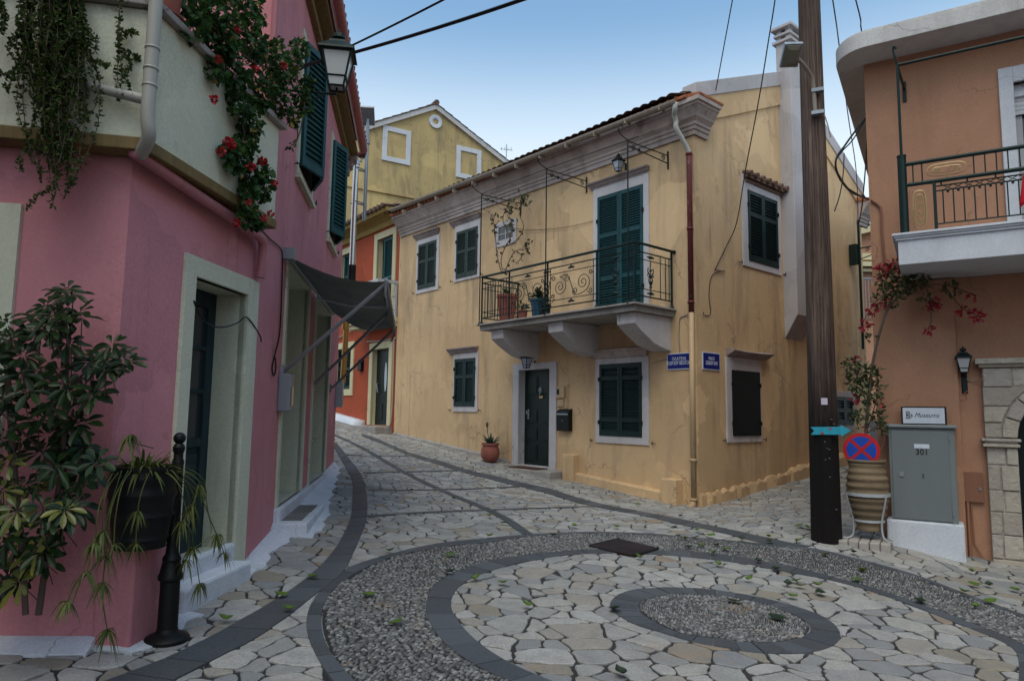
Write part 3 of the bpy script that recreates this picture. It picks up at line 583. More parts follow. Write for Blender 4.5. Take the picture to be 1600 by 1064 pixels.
def window(parent, fr, fr_rect, sh_rect, mat, mids=(.42,), hood=None, fo=.028, leaves=2, solid=False, trim='trim', pitch=.050, hood_mat='hood', label=None):
    t0, t1, z0, z1 = fr_rect; a, b, c, d = sh_rect; mb = MB()
    mb.box(fr, t0, a, -.05, fo, z0, z1); mb.box(fr, b, t1, -.05, fo, z0, z1); mb.box(fr, a, b, -.05, fo - .001, d, z1); mb.box(fr, a, b, -.05, fo - .001, z0, c)
    w_ = mb.build('window', M[trim], parent, bevel=.004)
    if label: tag(w_, label)
    if solid:
        mb = MB(); mb.box(fr, a, b, .01, .05, c, d)
        mb.build('shutter', M['solidshut'], w_, bevel=.004)
    else:
        g = (b - a) / leaves
        for i in range(leaves):
            mb = MB(); louvre(mb, fr, a + g * i + .003, a + g * (i + 1) - .003, c + .004, d - .004, mids=mids, pitch=pitch, stile=min(.055, g * .16)); mb.build('shutter', M[mat], w_)
    mb = MB()
    for t in (a, b):
        for q in (.2, .8): mb.box(fr, t - .02, t + .02, .03, .062, c + (d - c) * q - .05, c + (d - c) * q + .02)
    mb.build('shutter_hinges', M['iron'], w_)
    for tq, sq in ((t0 - .09, -1), (t1 + .09, 1)): mb = MB(); catch(mb, fr, tq, z0 + .04, sq); mb.build('shutter_catch', M['iron'], w_)
    if hood:
        h0, h1, g0, g1 = hood; H = g1 - g0; mb = MB(); prof = [(-.04, g0), (.03, g0), (.045, g0 + .25 * H), (.06, g0 + .3 * H), (.085, g0 + .65 * H), (.115, g0 + .72 * H), (.125, g1 - .008), (.0, g1 + .02), (-.04, g1 + .02)]
        mb.sweep([[fr(h0 + (.04 if o < .05 else .0), o, z) for o, z in prof], [fr(h1 - (.04 if o < .05 else .0), o, z) for o, z in prof]]); mb.build('hood', M[hood_mat], w_, bevel=.003)
    return w_
def tiles(mb, A, B_, C_, D_, tw=.19, rh=.36, amp=.05):
    A, B_, C_, D_ = [np.array(p, float) for p in (A, B_, C_, D_)]; nn = nrm(np.cross(B_ - A, D_ - A)); nn = nn if nn[2] > 0 else -nn
    nu = max(2, int(round(np.linalg.norm(B_ - A) / tw))); nr = max(2, int(round(np.linalg.norm(D_ - A) / rh))); K_ = 6; us = np.linspace(0, 1, nu * K_ + 1); secs = []
    for r in range(nr):
        for e in (0, 1):
            v = (r + e) / nr; row = []
            for i, u in enumerate(us):
                ph = (i % K_) / K_; q = int(i / K_) + r * 31; h = amp * abs(math.sin(PI * ph)) + (0.022 if e == 0 else 0) + .006 * math.sin(q * 12.9898)
                row.append(A + (B_ - A) * u + ((D_ - A) * (1 - u) + (C_ - B_) * u) * v + nn * h)
            secs.append(row)
    n = len(us); mb.add([p for q in secs for p in q], [(k * n + i, k * n + i + 1, (k + 1) * n + i + 1, (k + 1) * n + i) for k in range(len(secs) - 1) for i in range(n - 1)])
def rect(fr, xl, xr, ym, off=0, yt=None, yb=None):
    """(t0,t1,z0,z1) of an upright rectangle given its left and right columns and its top / bottom rows at the column ym"""
    a = fr.m(xl, (yt + yb) / 2, off)[0]; b = fr.m(xr, (yt + yb) / 2, off)[0]; return min(a, b), max(a, b), fr.m(ym, yb, off)[1], fr.m(ym, yt, off)[1]
def spiral(c, r0, turns, a0, sg=1, n=26, r1=.015):
    return [(c[0] + (r0 + (r1 - r0) * (i / n) ** .8) * math.cos(a0 + sg * 2 * PI * turns * i / n), c[1] + (r0 + (r1 - r0) * (i / n) ** .8) * math.sin(a0 + sg * 2 * PI * turns * i / n)) for i in range(n + 1)]
def lantern(t, m, s, glass='lampglass', mat='black', arm='scroll', reach=None):
    """four-sided wall lantern; m(x, y, z): y out of the wall, z up, origin at the fixing point"""
    y = .30 * s if arm != 'post' else .16 * s; zb = (.05 if arm == 'scroll' else .0) * s
    if reach: y = reach
    a, b, h = .055 * s, .105 * s, .26 * s
    mb = MB(); c4 = lambda r, z: [m(x * r, y + q * r, z) for x, q in ((-1, -1), (1, -1), (1, 1), (-1, 1))]
    lo, hi = c4(a, zb), c4(b, zb + h)
    for i in range(4): mb.tube([lo[i], hi[i]], .0085 * s, 4); mb.tube([lo[i], lo[(i + 1) % 4]], .009 * s, 4); mb.tube([hi[i], hi[(i + 1) % 4]], .010 * s, 4)
    md = c4(a + (b - a) * .28, zb + h * .28)
    for i in range(4): mb.tube([md[i], md[(i + 1) % 4]], .007 * s, 4)
    mb.build('lantern_frame', M[mat], t)
    mb = MB(); g0, g1 = c4(a * .96, zb + .004), c4(b * .96, zb + h - .004); mb.add(g0 + g1, [(i, (i + 1) % 4, 4 + (i + 1) % 4, 4 + i) for i in range(4)] + [(0, 1, 2, 3)]); mb.build('glass', M[glass], t)
    mb = MB(); r0 = [c4(b * 1.28, zb + h + .002), c4(b * 1.25, zb + h + .018 * s), c4(b * .62, zb + h + .085 * s), c4(b * .58, zb + h + .10 * s)]; mb.sweep(r0); mb.lathe(m(0, y, zb + h + .10 * s), [(.03 * s, 0), (.03 * s, .015 * s), (.055 * s, .03 * s), (.05 * s, .06 * s), (.02 * s, .08 * s), (.008 * s, .085 * s), (.006 * s, .12 * s)], 10); mb.build('lantern_roof', M[mat], t)
    mb = MB()
    if arm == 'scroll':
        mb.tube([m(0, 0, 0), m(0, y, 0), m(0, y, zb)], .010 * s, 5); mb.tube([m(0, q, z) for q, z in spline([(0, -.16 * s), (y * .35, -.13 * s), (y * .6, -.06 * s), (y * .8, -.01 * s)], 5)], .007 * s, 5); mb.box(m, -.02 * s, .02 * s, 0, .012 * s, -.2 * s, .06 * s)
    elif arm == 'post':
        mb.box(m, -.03 * s, .03 * s, .012 * s, .06 * s, -.36 * s, .02 * s); mb.tube([m(0, .06 * s, -.06 * s), m(0, y, -.03 * s), m(0, y, zb)], .016 * s, 6); mb.box(m, -.045 * s, .045 * s, 0, .015 * s, -.37 * s, .0)
    else:
        mb.tube([m(0, q, z) for q, z in spline([(0, .2 * s), (.08 * s, .30 * s), (.2 * s, .42 * s), (y, .47 * s), (y, .40 * s)], 5)], .011 * s, 5); mb.box(m, -.03 * s, .03 * s, 0, .015 * s, .1 * s, .28 * s)
    mb.build('bracket', M[mat], t)

# ================================================================== YELLOW HOUSE
yh = thing('yellow_house', 'yellow ochre corner house with an iron balcony, shuttered windows and white cornice', 'house', F(4, -2, 0))
LF, LS = 9.567, 6.62
D_T0, D_T1 = F.m(860, 640)[0], F.m(811.6, 640)[0]; D_Z0, D_Z1 = F.m(840, 727, -.15)[1], F.m(840, 577)[1]
mb = MB(); hd = (D_T0, D_T1, D_Z0, D_Z1)
wall_holes(mb, F, 0, LF, -1, 6.9, [hd]); mb.poly(F(LF, 0, -1), F(LF, -6.6, -1), F(LF, -6.6, 6.6), F(LF, -3.4, 8.4), F(LF, 0, 6.9)); mb.poly(F(0, -LS, -1), F(LF, -LS, -1), F(LF, -LS, 6.6), F(0, -LS, 6.6))
mb.poly(S(0, 0, -1), S(LS, 0, -1), S(LS, 0, 6.7), S(3.4, 0, 8.45), S(0, 0, 6.95))
mb.build('wall', M['yellow'], yh, fix=False)
mb = MB(); mb.prism(S, [(.02, 6.5), (.86, 6.83), (2.9, 7.70), (3.4, 7.92), (6.62, 6.35), (6.62, 6.9), (3.4, 8.5), (.02, 7.05)], -.02, .035); mb.build('gable_band', M['yellow'], yh)
mb = MB(); mb.prism(S, [(.0, 6.92), (.0, 7.19), (3.4, 8.60), (6.69, 6.96), (6.69, 6.66), (3.4, 8.30)], -.22, .06); mb.build('coping', M['chimney'], yh, bevel=.01)
mb = MB(); tiles(mb, F(.03, .47, 6.84), F(LF + .1, .47, 6.84), F(LF + .1, -3.4, 8.44), F(.03, -3.4, 8.44), amp=.034); tiles(mb, F(LF + .1, -LS - .4, 6.7), F(.03, -LS - .4, 6.7), F(.03, -3.4, 8.5), F(LF + .1, -3.4, 8.5))
mb.tube([F(.05, -3.4, 8.53), F(LF + .1, -3.4, 8.53)], .1, 8); mb.build('roof', M['tile'], yh, fix=False)
# moulded cornice, mitred round the corner
CPROF = [(-.02, 6.26), (.045, 6.26), (.05, 6.335), (.075, 6.345), (.08, 6.40), (.105, 6.41), (.11, 6.46), (.15, 6.50), (.17, 6.515), (.185, 6.55), (.26, 6.66), (.275, 6.665), (.285, 6.705), (.32, 6.71), (.325, 6.775), (-.02, 6.78)]
mb = MB(); mb.sweep([[F(LF - .06, o, z) for o, z in CPROF], [K + (F.n + S.n) * o + np.array([0, 0, z]) for o, z in CPROF], [S(.36, o, z) for o, z in CPROF]]); mb.build('cornice', M['cornice'], yh)
mb = MB(); mb.sweep([[F(q, o, z) for o, z in ((0, 6.785), (.36, 6.785), (.37, 6.80), (.37, 6.835), (0, 6.90))] for q in (LF, -.1)])
for i in range(int(LF / .16)):
    q = i * .16; mb.tube([F(q + .08, .2, 6.845), F(q + .08, .395, 6.80 + random.gauss(0, .003))], .042, 7)
mb.sweep([[S(q, o, z) for o, z in ((0, 6.785), (.33, 6.785), (.34, 6.82), (0, 6.88))] for q in (-.3, .40)]); mb.build('tile_edge', M['tileedge'], yh)
mb = MB(); prof = [(.078 * math.cos(a), .078 * math.sin(a)) for a in np.linspace(PI, 2 * PI, 9)]; prof = prof + [(x * .85, z * .85) for x, z in prof[::-1]]
gz0, gz1 = F.m(625, 322, .47)[1], F.m(1060, 156, .47)[1]
mb.sweep([[F(9.25, .47 + x, gz0 + z) for x, z in prof], [F(4.5, .47 + x, (gz0 + gz1) / 2 - .02 + z) for x, z in prof], [F(.0, .47 + x, gz1 + z) for x, z in prof]]);
for q in np.arange(.3, 9.2, .75): mb.box(F, q, q + .02, .388, .552, gz1 - .084, gz1 + .004)
mb.build('gutter', M['gutter'], yh)
mb = MB(); mb.tube(spline([F(.02, .47, gz1 - .04), F(.04, .47, gz1 - .14), F(.10, .40, gz1 - .20), F(.11, .34, gz1 - .30), F(.11, .33, gz1 - .42), F(.06, .10, gz1 - .72), F(.05, .07, gz1 - .85)], 4), .042, 10); o_ = mb.build('downpipe', M['pvc'], yh, smooth=True)
mb = MB(); mb.tube([F(.05, .07, gz1 - .82), F(.05, .07, 5.7), F(.05, .065, 3.2)], .045, 10)
for z in (5.9, 4.6, 3.35): mb.tube([F(.05, .07, z), F(.05, .07, z + .04)], .056, 10)
p = mb.build('downpipe', M['maroon'], yh, smooth=True); tag(p, 'peeling maroon length of downpipe')
mb = MB(); mb.tube([F(.05, .065, 3.2), F(.05, .06, .12)], .043, 10)
for z in (.75, .12): mb.tube([F(.05, .06, z), F(.05, .06, z + .05)], .06, 10)
mb.tube([F(.05, .06, .14), F(.05, .10, .05), F(.05, .2, .03)], .05, 8); p = mb.build('downpipe', M['beigepipe'], yh, smooth=True); tag(p, 'wall coloured lower length of downpipe')
# chimney breast on the side wall
mb = MB(); mb.sweep([[S(2.93, -.03, 2.95), S(3.62, -.03, 2.95), S(3.62, -.03, 9.0), S(2.93, -.03, 9.0)], [S(2.93, .27, 3.45), S(3.62, .27, 3.45), S(3.62, .27, 9.0), S(2.93, .27, 9.0)]]); p = mb.build('chimney', M['chimney'], yh, bevel=.012)
mb = MB()
for z0_, z1_, e in ((8.98, 9.04, .05), (9.13, 9.18, .03), (9.27, 9.33, .07)): mb.box(S, 2.93 - e, 3.62 + e, -.03 - e, .27 + e, z0_, z1_)
for a, b in ((2.95, 3.08), (3.47, 3.60)):
    for c, d in ((-.02, .08), (.17, .26)): mb.box(S, a, b, c, d, 9.0, 9.3)
mb.build('chimney_cap', M['chimney'], p, bevel=.006); mb = MB(); mb.box(S, 3.1, 3.45, .02, .22, 8.99, 9.26); mb.build('flue_shadow_core', M['dark'], p)  # dark core box stands in for the shade inside the cap
# rear cornice end on the side wall
mb = MB(); mb.sweep([[S(LS - .25, .0 + o * .9, z - .33) for o, z in CPROF], [S(LS + .28, .0 + o * .9, z - .33) for o, z in CPROF]]); mb.build('cornice', M['cornice'], yh)
mb = MB(); mb.sweep([[S(q, o, z) for o, z in ((0, 6.45), (.34, 6.45), (.36, 6.48), (0, 6.56))] for q in (LS - .28, LS + .34)]); mb.build('tile_edge', M['tileedge'], yh)
# plinths and low guard blocks
def zb(fr, t, o=.05): q = fr(t, o, 0); return float(zg(q[0], q[1]))
mb = MB(); ts = np.linspace(.0, 2.9, 34); secs = []
for t in ts:
    g = zb(S, t); h = .20 + random.uniform(-.03, .035); e = .06 + random.uniform(-.018, .022); secs.append([S(t, -.02, g - .2), S(t, e, g - .2), S(t, e * .9, g + h * .8), S(t, e * .5, g + h), S(t, -.02, g + h)])
mb.sweep(secs)
ts = np.linspace(2.9, LS, 30); secs = []
for t in ts:
    g = zb(S, t); h = .24 + random.uniform(-.03, .04); secs.append([S(t, -.02, g - .2), S(t, .13, g - .2), S(t, .12, g + h * .8), S(t, .08, g + h), S(t, -.02, g + h)])
mb.sweep(secs); mb.build('plinth', M['yellow'], yh, smooth=True, auto=28)
for (xl, xr, yt, yb_, oo) in ((872, 902, 752, 790, .3), (1043, 1068, 749, 793, .22)):
    a = F.m(xr, yb_, .02)[0]; b = F.m(xl, yb_, .02)[0]
for (ta, tb, h, oo) in ((2.68, 2.98, .52, .16), (.30, .60, .42, .20)):
    g = zb(F, ta); mb = MB(); mb.box(F, ta, tb, -.02, oo, g - .2, g + h); mb.build('guard_block', M['yellow'], yh, bevel=.02)
secs = []
for t in np.linspace(.6, 2.68, 8): g = zb(F, t); secs.append([F(t, -.02, g - .2), F(t, .10, g - .2), F(t, .095, g + .15), F(t, .07, g + .18), F(t, -.02, g + .18)])
mb = MB(); mb.sweep(secs); mb.build('plinth', M['yellow'], yh)
secs = []
for t in np.linspace(4.72, LF, 16): g = zb(F, t); secs.append([F(t, -.02, g - .2), F(t, .04, g - .2), F(t, .035, g + .05 + .02 * math.sin(t * 9)), F(t, .0, g + .09)])
mb = MB(); mb.sweep(secs); mb.build('plinth', M['concrete'], yh)
# windows on the street front
def W(fr, xl, xr, xm, yt, yb_): return rect(fr, xl, xr, xm, .0, yt, yb_)
w1 = W(F, 932, 1014.7, 1014.7, 556, 695.8); window(yh, F, w1, (F.m(1004.3, 620)[0], F.m(938.5, 620)[0], F.m(1000, 683)[1], F.m(1004, 566)[1]), 'green', (.22, .80), (F.m(1014, 545)[0] - .0, F.m(924, 550)[0], F.m(1013, 555.5)[1], F.m(1013, 541.5)[1]), hood_mat='cornice')
w2 = W(F, 709.3, 747.5, 747, 548, 643.6); window(yh, F, w2, (F.m(743.5, 600)[0], F.m(711.5, 600)[0], F.m(743, 635)[1], F.m(743, 559)[1]), 'green', (.40, .66) if 0 else (.62,), (F.m(748.5, 545)[0], F.m(703, 549)[0], F.m(747, 551)[1], F.m(747, 541)[1]))
w3 = W(F, 652, 686.7, 686.7, 366, 452); window(yh, F, w3, (F.m(682.5, 410)[0], F.m(655, 410)[0], F.m(682.5, 446.6)[1], F.m(682.5, 375)[1]), 'greyshut', (.60,), (F.m(688, 360)[0], F.m(650, 370)[0], F.m(687, 365)[1], F.m(687, 356)[1]))
w4 = W(F, 711.5, 751, 750.5, 340, 432.5); window(yh, F, w4, (F.m(747.5, 390)[0], F.m(714.8, 390)[0], F.m(747, 428.5)[1], F.m(747, 353.6)[1]), 'greyshut', (.55,), (F.m(753, 340)[0], F.m(707, 350)[0], F.m(752, 342)[1], F.m(752, 332.5)[1]))
w5 = W(F, 928.3, 1015.2, 1014.7, 268.5, 484); bw = window(yh, F, (w5[0], w5[1], 3.30, w5[3]), (F.m(1006.5, 380)[0], F.m(935.5, 380)[0], 3.34, F.m(1006, 288)[1]), 'greendoor', (.30, .66), (F.m(1016.5, 265)[0], F.m(923, 290)[0], F.m(1014, 270.5)[1], F.m(1014, 259.5)[1]), pitch=.047, label='tall green shutters of the balcony door')
n1, n2 = F.m(807.5, 365)[0], F.m(775, 365)[0]; nz0, nz1 = F.m(790, 384)[1], F.m(790, 346)[1]; e = .11
mb = MB(); mb.box(F, n1, n1 + e, -.03, .025, nz0, nz1); mb.box(F, n2 - e, n2, -.03, .025, nz0, nz1); mb.box(F, n1 + e, n2 - e, -.03, .024, nz1 - e, nz1); mb.box(F, n1 + e, n2 - e, -.03, .024, nz0, nz0 + e * 1.3); p = mb.build('window', M['trim'], yh, bevel=.003); tag(p, 'tiny white framed barred window beside the balcony vine')
mb = MB(); mb.poly(F(n1 + e, .004, nz0 + e), F(n2 - e, .004, nz0 + e), F(n2 - e, .004, nz1 - e), F(n1 + e, .004, nz1 - e)); mb.build('pane', M['glass'], p)
mb = MB(); c = (n1 + n2) / 2; mb.box(F, c - .012, c + .012, .005, .02, nz0 + e, nz1 - e); mb.box(F, n1 + e, n2 - e, .005, .018, (nz0 + nz1) / 2 - .01, (nz0 + nz1) / 2 + .01); mb.build('window_bars', M['trim'], p)
# windows on the side
v1 = W(S, 1158.5, 1217.5, 1158.5, 272, 414.5); window(yh, S, v1, (S.m(1167, 350)[0], S.m(1212.5, 350)[0], S.m(1168, 407)[1], S.m(1167, 297)[1]), 'green', (.66,), None)
mb = MB(); h0, h1 = S.m(1161, 275)[0], S.m(1219, 295)[0]; hz = S.m(1163, 283)[1]
mb.box(S, h0, h1, -.02, .05, hz - .02, hz + .05); mb.box(S, h0 - .02, h1 + .02, -.02, .10, hz + .05, hz + .09)
for i in range(7): q = h0 + .02 + (h1 - h0 - .04) * i / 6; mb.tube([S(q, -.02, hz + .16), S(q, .17, hz + .105)], .055, 7)
p = mb.build('tiled_hood', M['tile'], yh); 
v2 = W(S, 1133.8, 1187.5, 1134, 557, 691.5); window(yh, S, v2, (S.m(1142, 630)[0], S.m(1184.8, 630)[0], S.m(1142, 681)[1], S.m(1142, 578)[1]), 'green', (.5,), None, solid=True)
mb = MB(); h0, h1 = S.m(1134.3, 555)[0], S.m(1197, 560)[0]; hz = S.m(1136, 560)[1]; secs = []
for i in range(9): q = h0 + (h1 - h0) * i / 8; zz = hz + .05 - .02 * math.sin(PI * i / 8); secs.append([S(q, -.02, zz), S(q, .02, zz), S(q, .16, zz + .075), S(q, .17, zz + .095), S(q, .06, zz + .13), S(q, -.02, zz + .135)])
mb.sweep(secs); mb.build('curved_hood', M['hood'], yh, smooth=False)
# front door
mb = MB(); reveal(mb, F, hd, 0, .17); f0, f1, fz = F.m(870.8, 600)[0], F.m(803.3, 600)[0], F.m(870.8, 565)[1]; fzb = zb(F, 4) - .1
mb.box(F, f0, D_T0, -.05, .035, fzb, fz); mb.box(F, D_T1, f1, -.05, .035, fzb, fz); mb.box(F, D_T0, D_T1, -.05, .034, D_Z1, fz); mb.box(F, D_T0, D_T1, -.16, .02, fzb, D_Z0 - .003); dfr = mb.build('door_surround', M['trim'], yh)
mb = MB(); mb.box(F, D_T0 + .003, D_T1 - .003, -.19, -.15, D_Z0, D_Z1); dw = D_T1 - D_T0; dh = D_Z1 - D_Z0
for i in range(2):
    for (q0, q1) in ((.05, .22), (.26, .40), (.44, .58), (.74, .94)):
        a = D_T0 + .07 + i * (dw / 2 - .01); b = a + dw / 2 - .13; mb.box(F, a, b, -.152, -.138, D_Z0 + dh * q0, D_Z0 + dh * q1); mb.box(F, a + .03, b - .03, -.14, -.13, D_Z0 + dh * q0 + .03, D_Z0 + dh * q1 - .03)
dd = mb.build('door', M['darkdoor'], yh, bevel=.004)
kt, kz = F.m(845.5, 610, -.14); mb = MB(); mb.ball(F(kt, -.13, kz), .05, 8, 6, (1, 1, 1.5)); mb.tube([F(kt, -.1, kz - .03), F(kt, -.09, kz - .1)], .012, 6); mb.build('knocker', M['galv'], dd, smooth=True)
lt, lz = F.m(846, 620, -.14); mb = MB(); mb.box(F, lt - .055, lt + .055, -.14, -.125, lz - .03, lz + .02); mb.build('letter_slot', M['gold'], dd)
ht, hz = F.m(826.5, 647, -.14); mb = MB(); mb.box(F, ht - .02, ht + .02, -.135, -.118, hz - .10, hz + .10); mb.tube([F(ht, -.12, hz + .05), F(ht, -.06, hz + .06), F(ht - .03, -.06, hz), F(ht, -.12, hz - .06)], .011, 6); mb.build('handle', M['galv'], dd)
gA = zb(F, 2.8, .5); mb = MB(); secs = []
for t in (3.02, 3.6, 4.2, 4.72): g = zb(F, t, .4); secs.append([F(t, -.02, g - .15), F(t, .46 - (t - 3) * .05, g - .15), F(t, .46 - (t - 3) * .05, .375), F(t, -.02, .385)])
mb.sweep(secs); mb.build('doorstep', M['concrete'], yh, bevel=.015)
dm = thing('door_mat', 'brown door mat on the step of the dark green front door', 'door mat', F(3.85, .2, .39)); mb = MB(); secs = []
mb.box(F, 3.5, 4.35, .05, .36, .378, .402); mb.build('mat_pile', M['mat'], dm)
# balcony
bp = MB(); bp.box(F, .38, 4.56, -.02, 1.12, 3.265, 3.30); bp.box(F, .44, 4.50, -.02, 1.06, 3.165, 3.262); bal = bp.build('balcony', M['concrete'], yh, bevel=.008)
for tc in (.70, 2.36, 4.05):
    mb = MB(); secs = [[F(t, o, z) for o, z in ((-.02, 2.58), (.12, 2.60), (.45, 2.68), (.78, 2.86), (.96, 2.98), (.97, 3.16), (-.02, 3.16))] for t in (tc - .19, tc + .19)]; mb.sweep(secs); mb.build('corbel', M['trim'], bal, bevel=.008)
D_ = 1.03; Z0, ZT = 3.302, 4.29
def post(t, o): mb = MB(); mb.tube([F(t, o, Z0), F(t, o, ZT)], .020, 6); mb.lathe(F(t, o, Z0), [(.045, 0), (.045, .02), (.025, .05)], 8); mb.build('railing_post', M['irongreen'], bal)
for t in (.45, 1.28, 2.51, 3.61, 4.48): post(t, D_)
post(.45, .05); post(4.48, .05)
mb = MB()
mb.tube([F(.42, 0, ZT), F(.42, D_, ZT), F(4.5, D_, ZT), F(4.5, 0, ZT)], .024, 7); mb.lathe(F(.42, .0, ZT), [(.035, -.02), (.035, .03)], 8, F.n)
mb.build('handrail', M['irongreen'], bal)
mb = MB()
for z, r in ((4.16, .012), (4.04, .008), (3.55, .008), (3.43, .013)): mb.tube([F(.45, .03, z), F(.45, D_, z), F(4.48, D_, z), F(4.48, .03, z)], r, 5)
mb.build('rails', M['irongreen'], bal)
for t, o in [(t, D_) for t in np.arange(3.70, 4.45, .085)] + [(4.48, o) for o in np.arange(.10, 1.0, .085)] + [(.45, o) for o in (.12, .22, .36)] + [(t, D_) for t in (1.36, 1.20, .58, 2.59, 2.43, 3.53)]: MB().tube([F(t, o, 3.43), F(t, o, 4.16)], .0075, 4).build('baluster', M['irongreen'], bal)
def sc(pts, r=.0075, f_=lambda x, z: F(x, D_, z)): mb.tube([f_(x, z) for x, z in pts], r, 5)
for a, b in ((1.36, 2.43), (2.59, 3.53)):
    mb = MB(); c, zc = (a + b) / 2, 3.79; w_ = (b - a)
    for s in (1, -1):
        sc(spiral((c + s * w_ * .27, zc - .01 * s), .185, 2.1, PI / 2 if s > 0 else -PI / 2, s)); sc(spiral((c + s * w_ * .09, zc + s * .13), .075, 1.4, PI * (.5 if s > 0 else 1.5), -s)); sc(spiral((c + s * w_ * .43, zc + s * .16), .06, 1.3, 0, s)); sc(spiral((c + s * w_ * .44, zc - s * .17), .05, 1.3, PI, -s))
        sc(spline([(c + s * w_ * .27, zc - .01 * s + s * .185), (c + s * w_ * .1, zc + s * .19), (c, zc), (c - s * w_ * .05, zc - s * .15)], 6))
    for q in (.5,):
        for z in (4.10, 3.49):
            for dx in (-.06, -.03, 0, .03, .06): mb.ball(F(a + w_ * q + dx, D_, z + .02 * (abs(dx) < .02) ), .026 - abs(dx) * .15, 6, 4, (1, .6, 1))
    mb.build('scroll_panel', M['irongreen'], bal)
for fx in (lambda x, z: F(.86 + x, D_, z), lambda x, z: F(.45, .62 + x, z), lambda x, z: F(2.51 + x, D_ + .015, z)):
    mb = MB()
    sc([(0, 3.43), (0, 4.04)], .008, fx)
    for s in (1, -1):
        sc(spline([(0, 3.62), (s * .05, 3.70), (s * .03, 3.80), (s * .075, 3.86), (s * .06, 3.92)], 5), .009, fx); sc(spiral((s * .06, 3.80), .04, 1.2, PI / 2, s), .006, fx)
    for z, r in ((3.60, .022), (3.68, .028), (3.78, .032), (3.88, .022), (3.50, .03), (4.10, .03)): mb.ball(fx(0, z), r, 6, 4, (1.2, 1.2, 1))
    for z in (4.10, 3.49):
        for dx in (-.08, -.05, -.025, .025, .05, .08): mb.ball(fx(dx, z), .026 - abs(dx) * .15, 6, 4)
    mb.build('leaf_ornament', M['irongreen'], bal)
for i, (tw_, zt) in enumerate(((.53, 6.02), (2.49, 6.06), (4.47, 6.05))):
    oo = 1.10; mb = MB(); mb.tube([F(tw_, oo, 3.3), F(tw_, oo, zt)], .013, 6); mb.lathe(F(tw_, oo, 3.28), [(.03, 0), (.03, .03), (.014, .05)], 6); mb.build('canopy_post', M['iron'], bal)
    mb = MB()
    for dz in (0, -.14): mb.tube([F(tw_, .03, zt + dz + .02), F(tw_, oo - .02, zt + dz * .55 - .01)], .010, 5)
    mb.box(F, tw_ - .012, tw_ + .012, 0, .02, zt - .22, zt + .10)
    f3 = lambda x, z: F(tw_, x, z)
    for c, r, a0, s in (((.14, zt - .05), .055, 0, 1), ((oo - .14, zt - .09), .06, PI, -1), ((oo - .3, zt - .10), .04, 0, 1)): sc2 = spiral(c, r, 1.4, a0, s); mb.tube([f3(x, z) for x, z in sc2], .007, 5)
    mb.tube([f3(x, z) for x, z in spline([(oo - .02, zt), (oo + .16, zt + .05), (oo + .24, zt + .14), (oo + .19, zt + .22), (oo + .12, zt + .20), (oo + .13, zt + .14)], 5)], .009, 5); mb.build('canopy_bracket', M['iron'], bal)
mb = MB(); mb.tube([F(.3, 1.1, 6.02), F(2.5, 1.1, 6.06), F(4.47, 1.1, 6.05)], .008, 5); mb.build('canopy_rod', M['iron'], bal)
# things on the house
t = thing('wall_lantern', 'black carriage lantern above the green front door of the yellow house', 'lantern', F(*F.m(836, 552)[:1], .0, F.m(836, 572)[1])); lt = F.m(836, 560)[0]; lz = F.m(836, 574, .25)[1]
lantern(t, lambda x, y, z: F(lt + x, y, lz + z), .78, arm='hook', glass='lampblue')
lt5, lz5 = F.m(967, 268, .2); t = thing('wall_lantern', 'small black lantern under the cornice above the balcony door', 'lantern', F(lt5, 0, lz5)); lantern(t, lambda x, y, z: F(lt5 + x, y, lz5 + z - .0), .72, arm='hook', glass='lampblue')
t0_, z0_ = F.m(879.5, 658); t = thing('letter_box', 'black letter box on the yellow wall right of the front door', 'letter box', F(t0_, 0, z0_)); za, zb_ = F.m(880, 673)[1], F.m(880, 641)[1]; ta, tb = F.m(889, 657, .1)[0], F.m(869.5, 657, .1)[0]
mb = MB(); mb.prism(lambda x, y, z: F(y, x, z), [(0, za), (.10, za), (.11, zb_ - .04), (.09, zb_), (0, zb_ + .03)], ta, tb); mb.build('box', M['black'], t, bevel=.008); mb = MB(); mb.box(F, ta + .02, tb - .02, .105, .118, zb_ - .09, zb_ - .06); mb.ball(F((ta + tb) / 2, .112, (za + zb_) / 2), .012, 6, 4); mb.build('lock', M['galv'], t)
ta, tb, za, zb_ = F.m(881, 615)[0], F.m(871, 615)[0], F.m(876, 632)[1], F.m(876, 604)[1]; t = thing('door_phone', 'beige door phone with cable loop above the black letter box', 'door phone', F(ta, 0, za)); mb = MB(); mb.box(F, ta - .05, tb - .02, 0, .05, za + .13, zb_); mb.box(F, ta - .02, tb - .03, 0, .035, za - .04, za + .1); mb.build('housing', M['beigepipe'], t, bevel=.006); mb = MB(); mb.box(F, tb - .10, tb - .035, .05, .053, zb_ - .16, zb_ - .05); mb.build('speaker_panel', M['dark'], t)
mb = MB(); mb.tube(spline([F(ta, .03, za), F(ta - .05, .03, za - .07), F(ta - .13, .03, za - .06), F(ta - .13, .02, za + .15), F(ta - .13, .02, za + .4)], 5), .008, 5); mb.build('cable', M['beigepipe'], t)
def street_sign(fr, xl, xr, xm, yt, yb_, l1, l2, label, s1, s2, sx):
    a, b, c, d = rect(fr, xl, xr, xm, .02, yt, yb_); t = thing('street_sign', label, 'street sign', fr(a, 0, c)); mb = MB(); mb.box(fr, a, b, .002, .02, c, d); mb.build('plate', M['letter'], t, bevel=.003)
    e = .018; mb = MB(); mb.box(fr, a + e, b - e, .02, .0225, c + e, d - e); mb.build('blue_field', M['blue'], t); sg = 1 if fr is S else -1; mid = (a + b) / 2
    text(l1, s1, lambda x, y, z: fr(mid + sg * x, .0228 + y, z + c + (d - c) * .64), M['letter'], t, sx=.9); text(l2, s2, lambda x, y, z: fr(mid + sg * x, .0228 + y, z + c + (d - c) * .38), M['letter'], t, sx=sx)
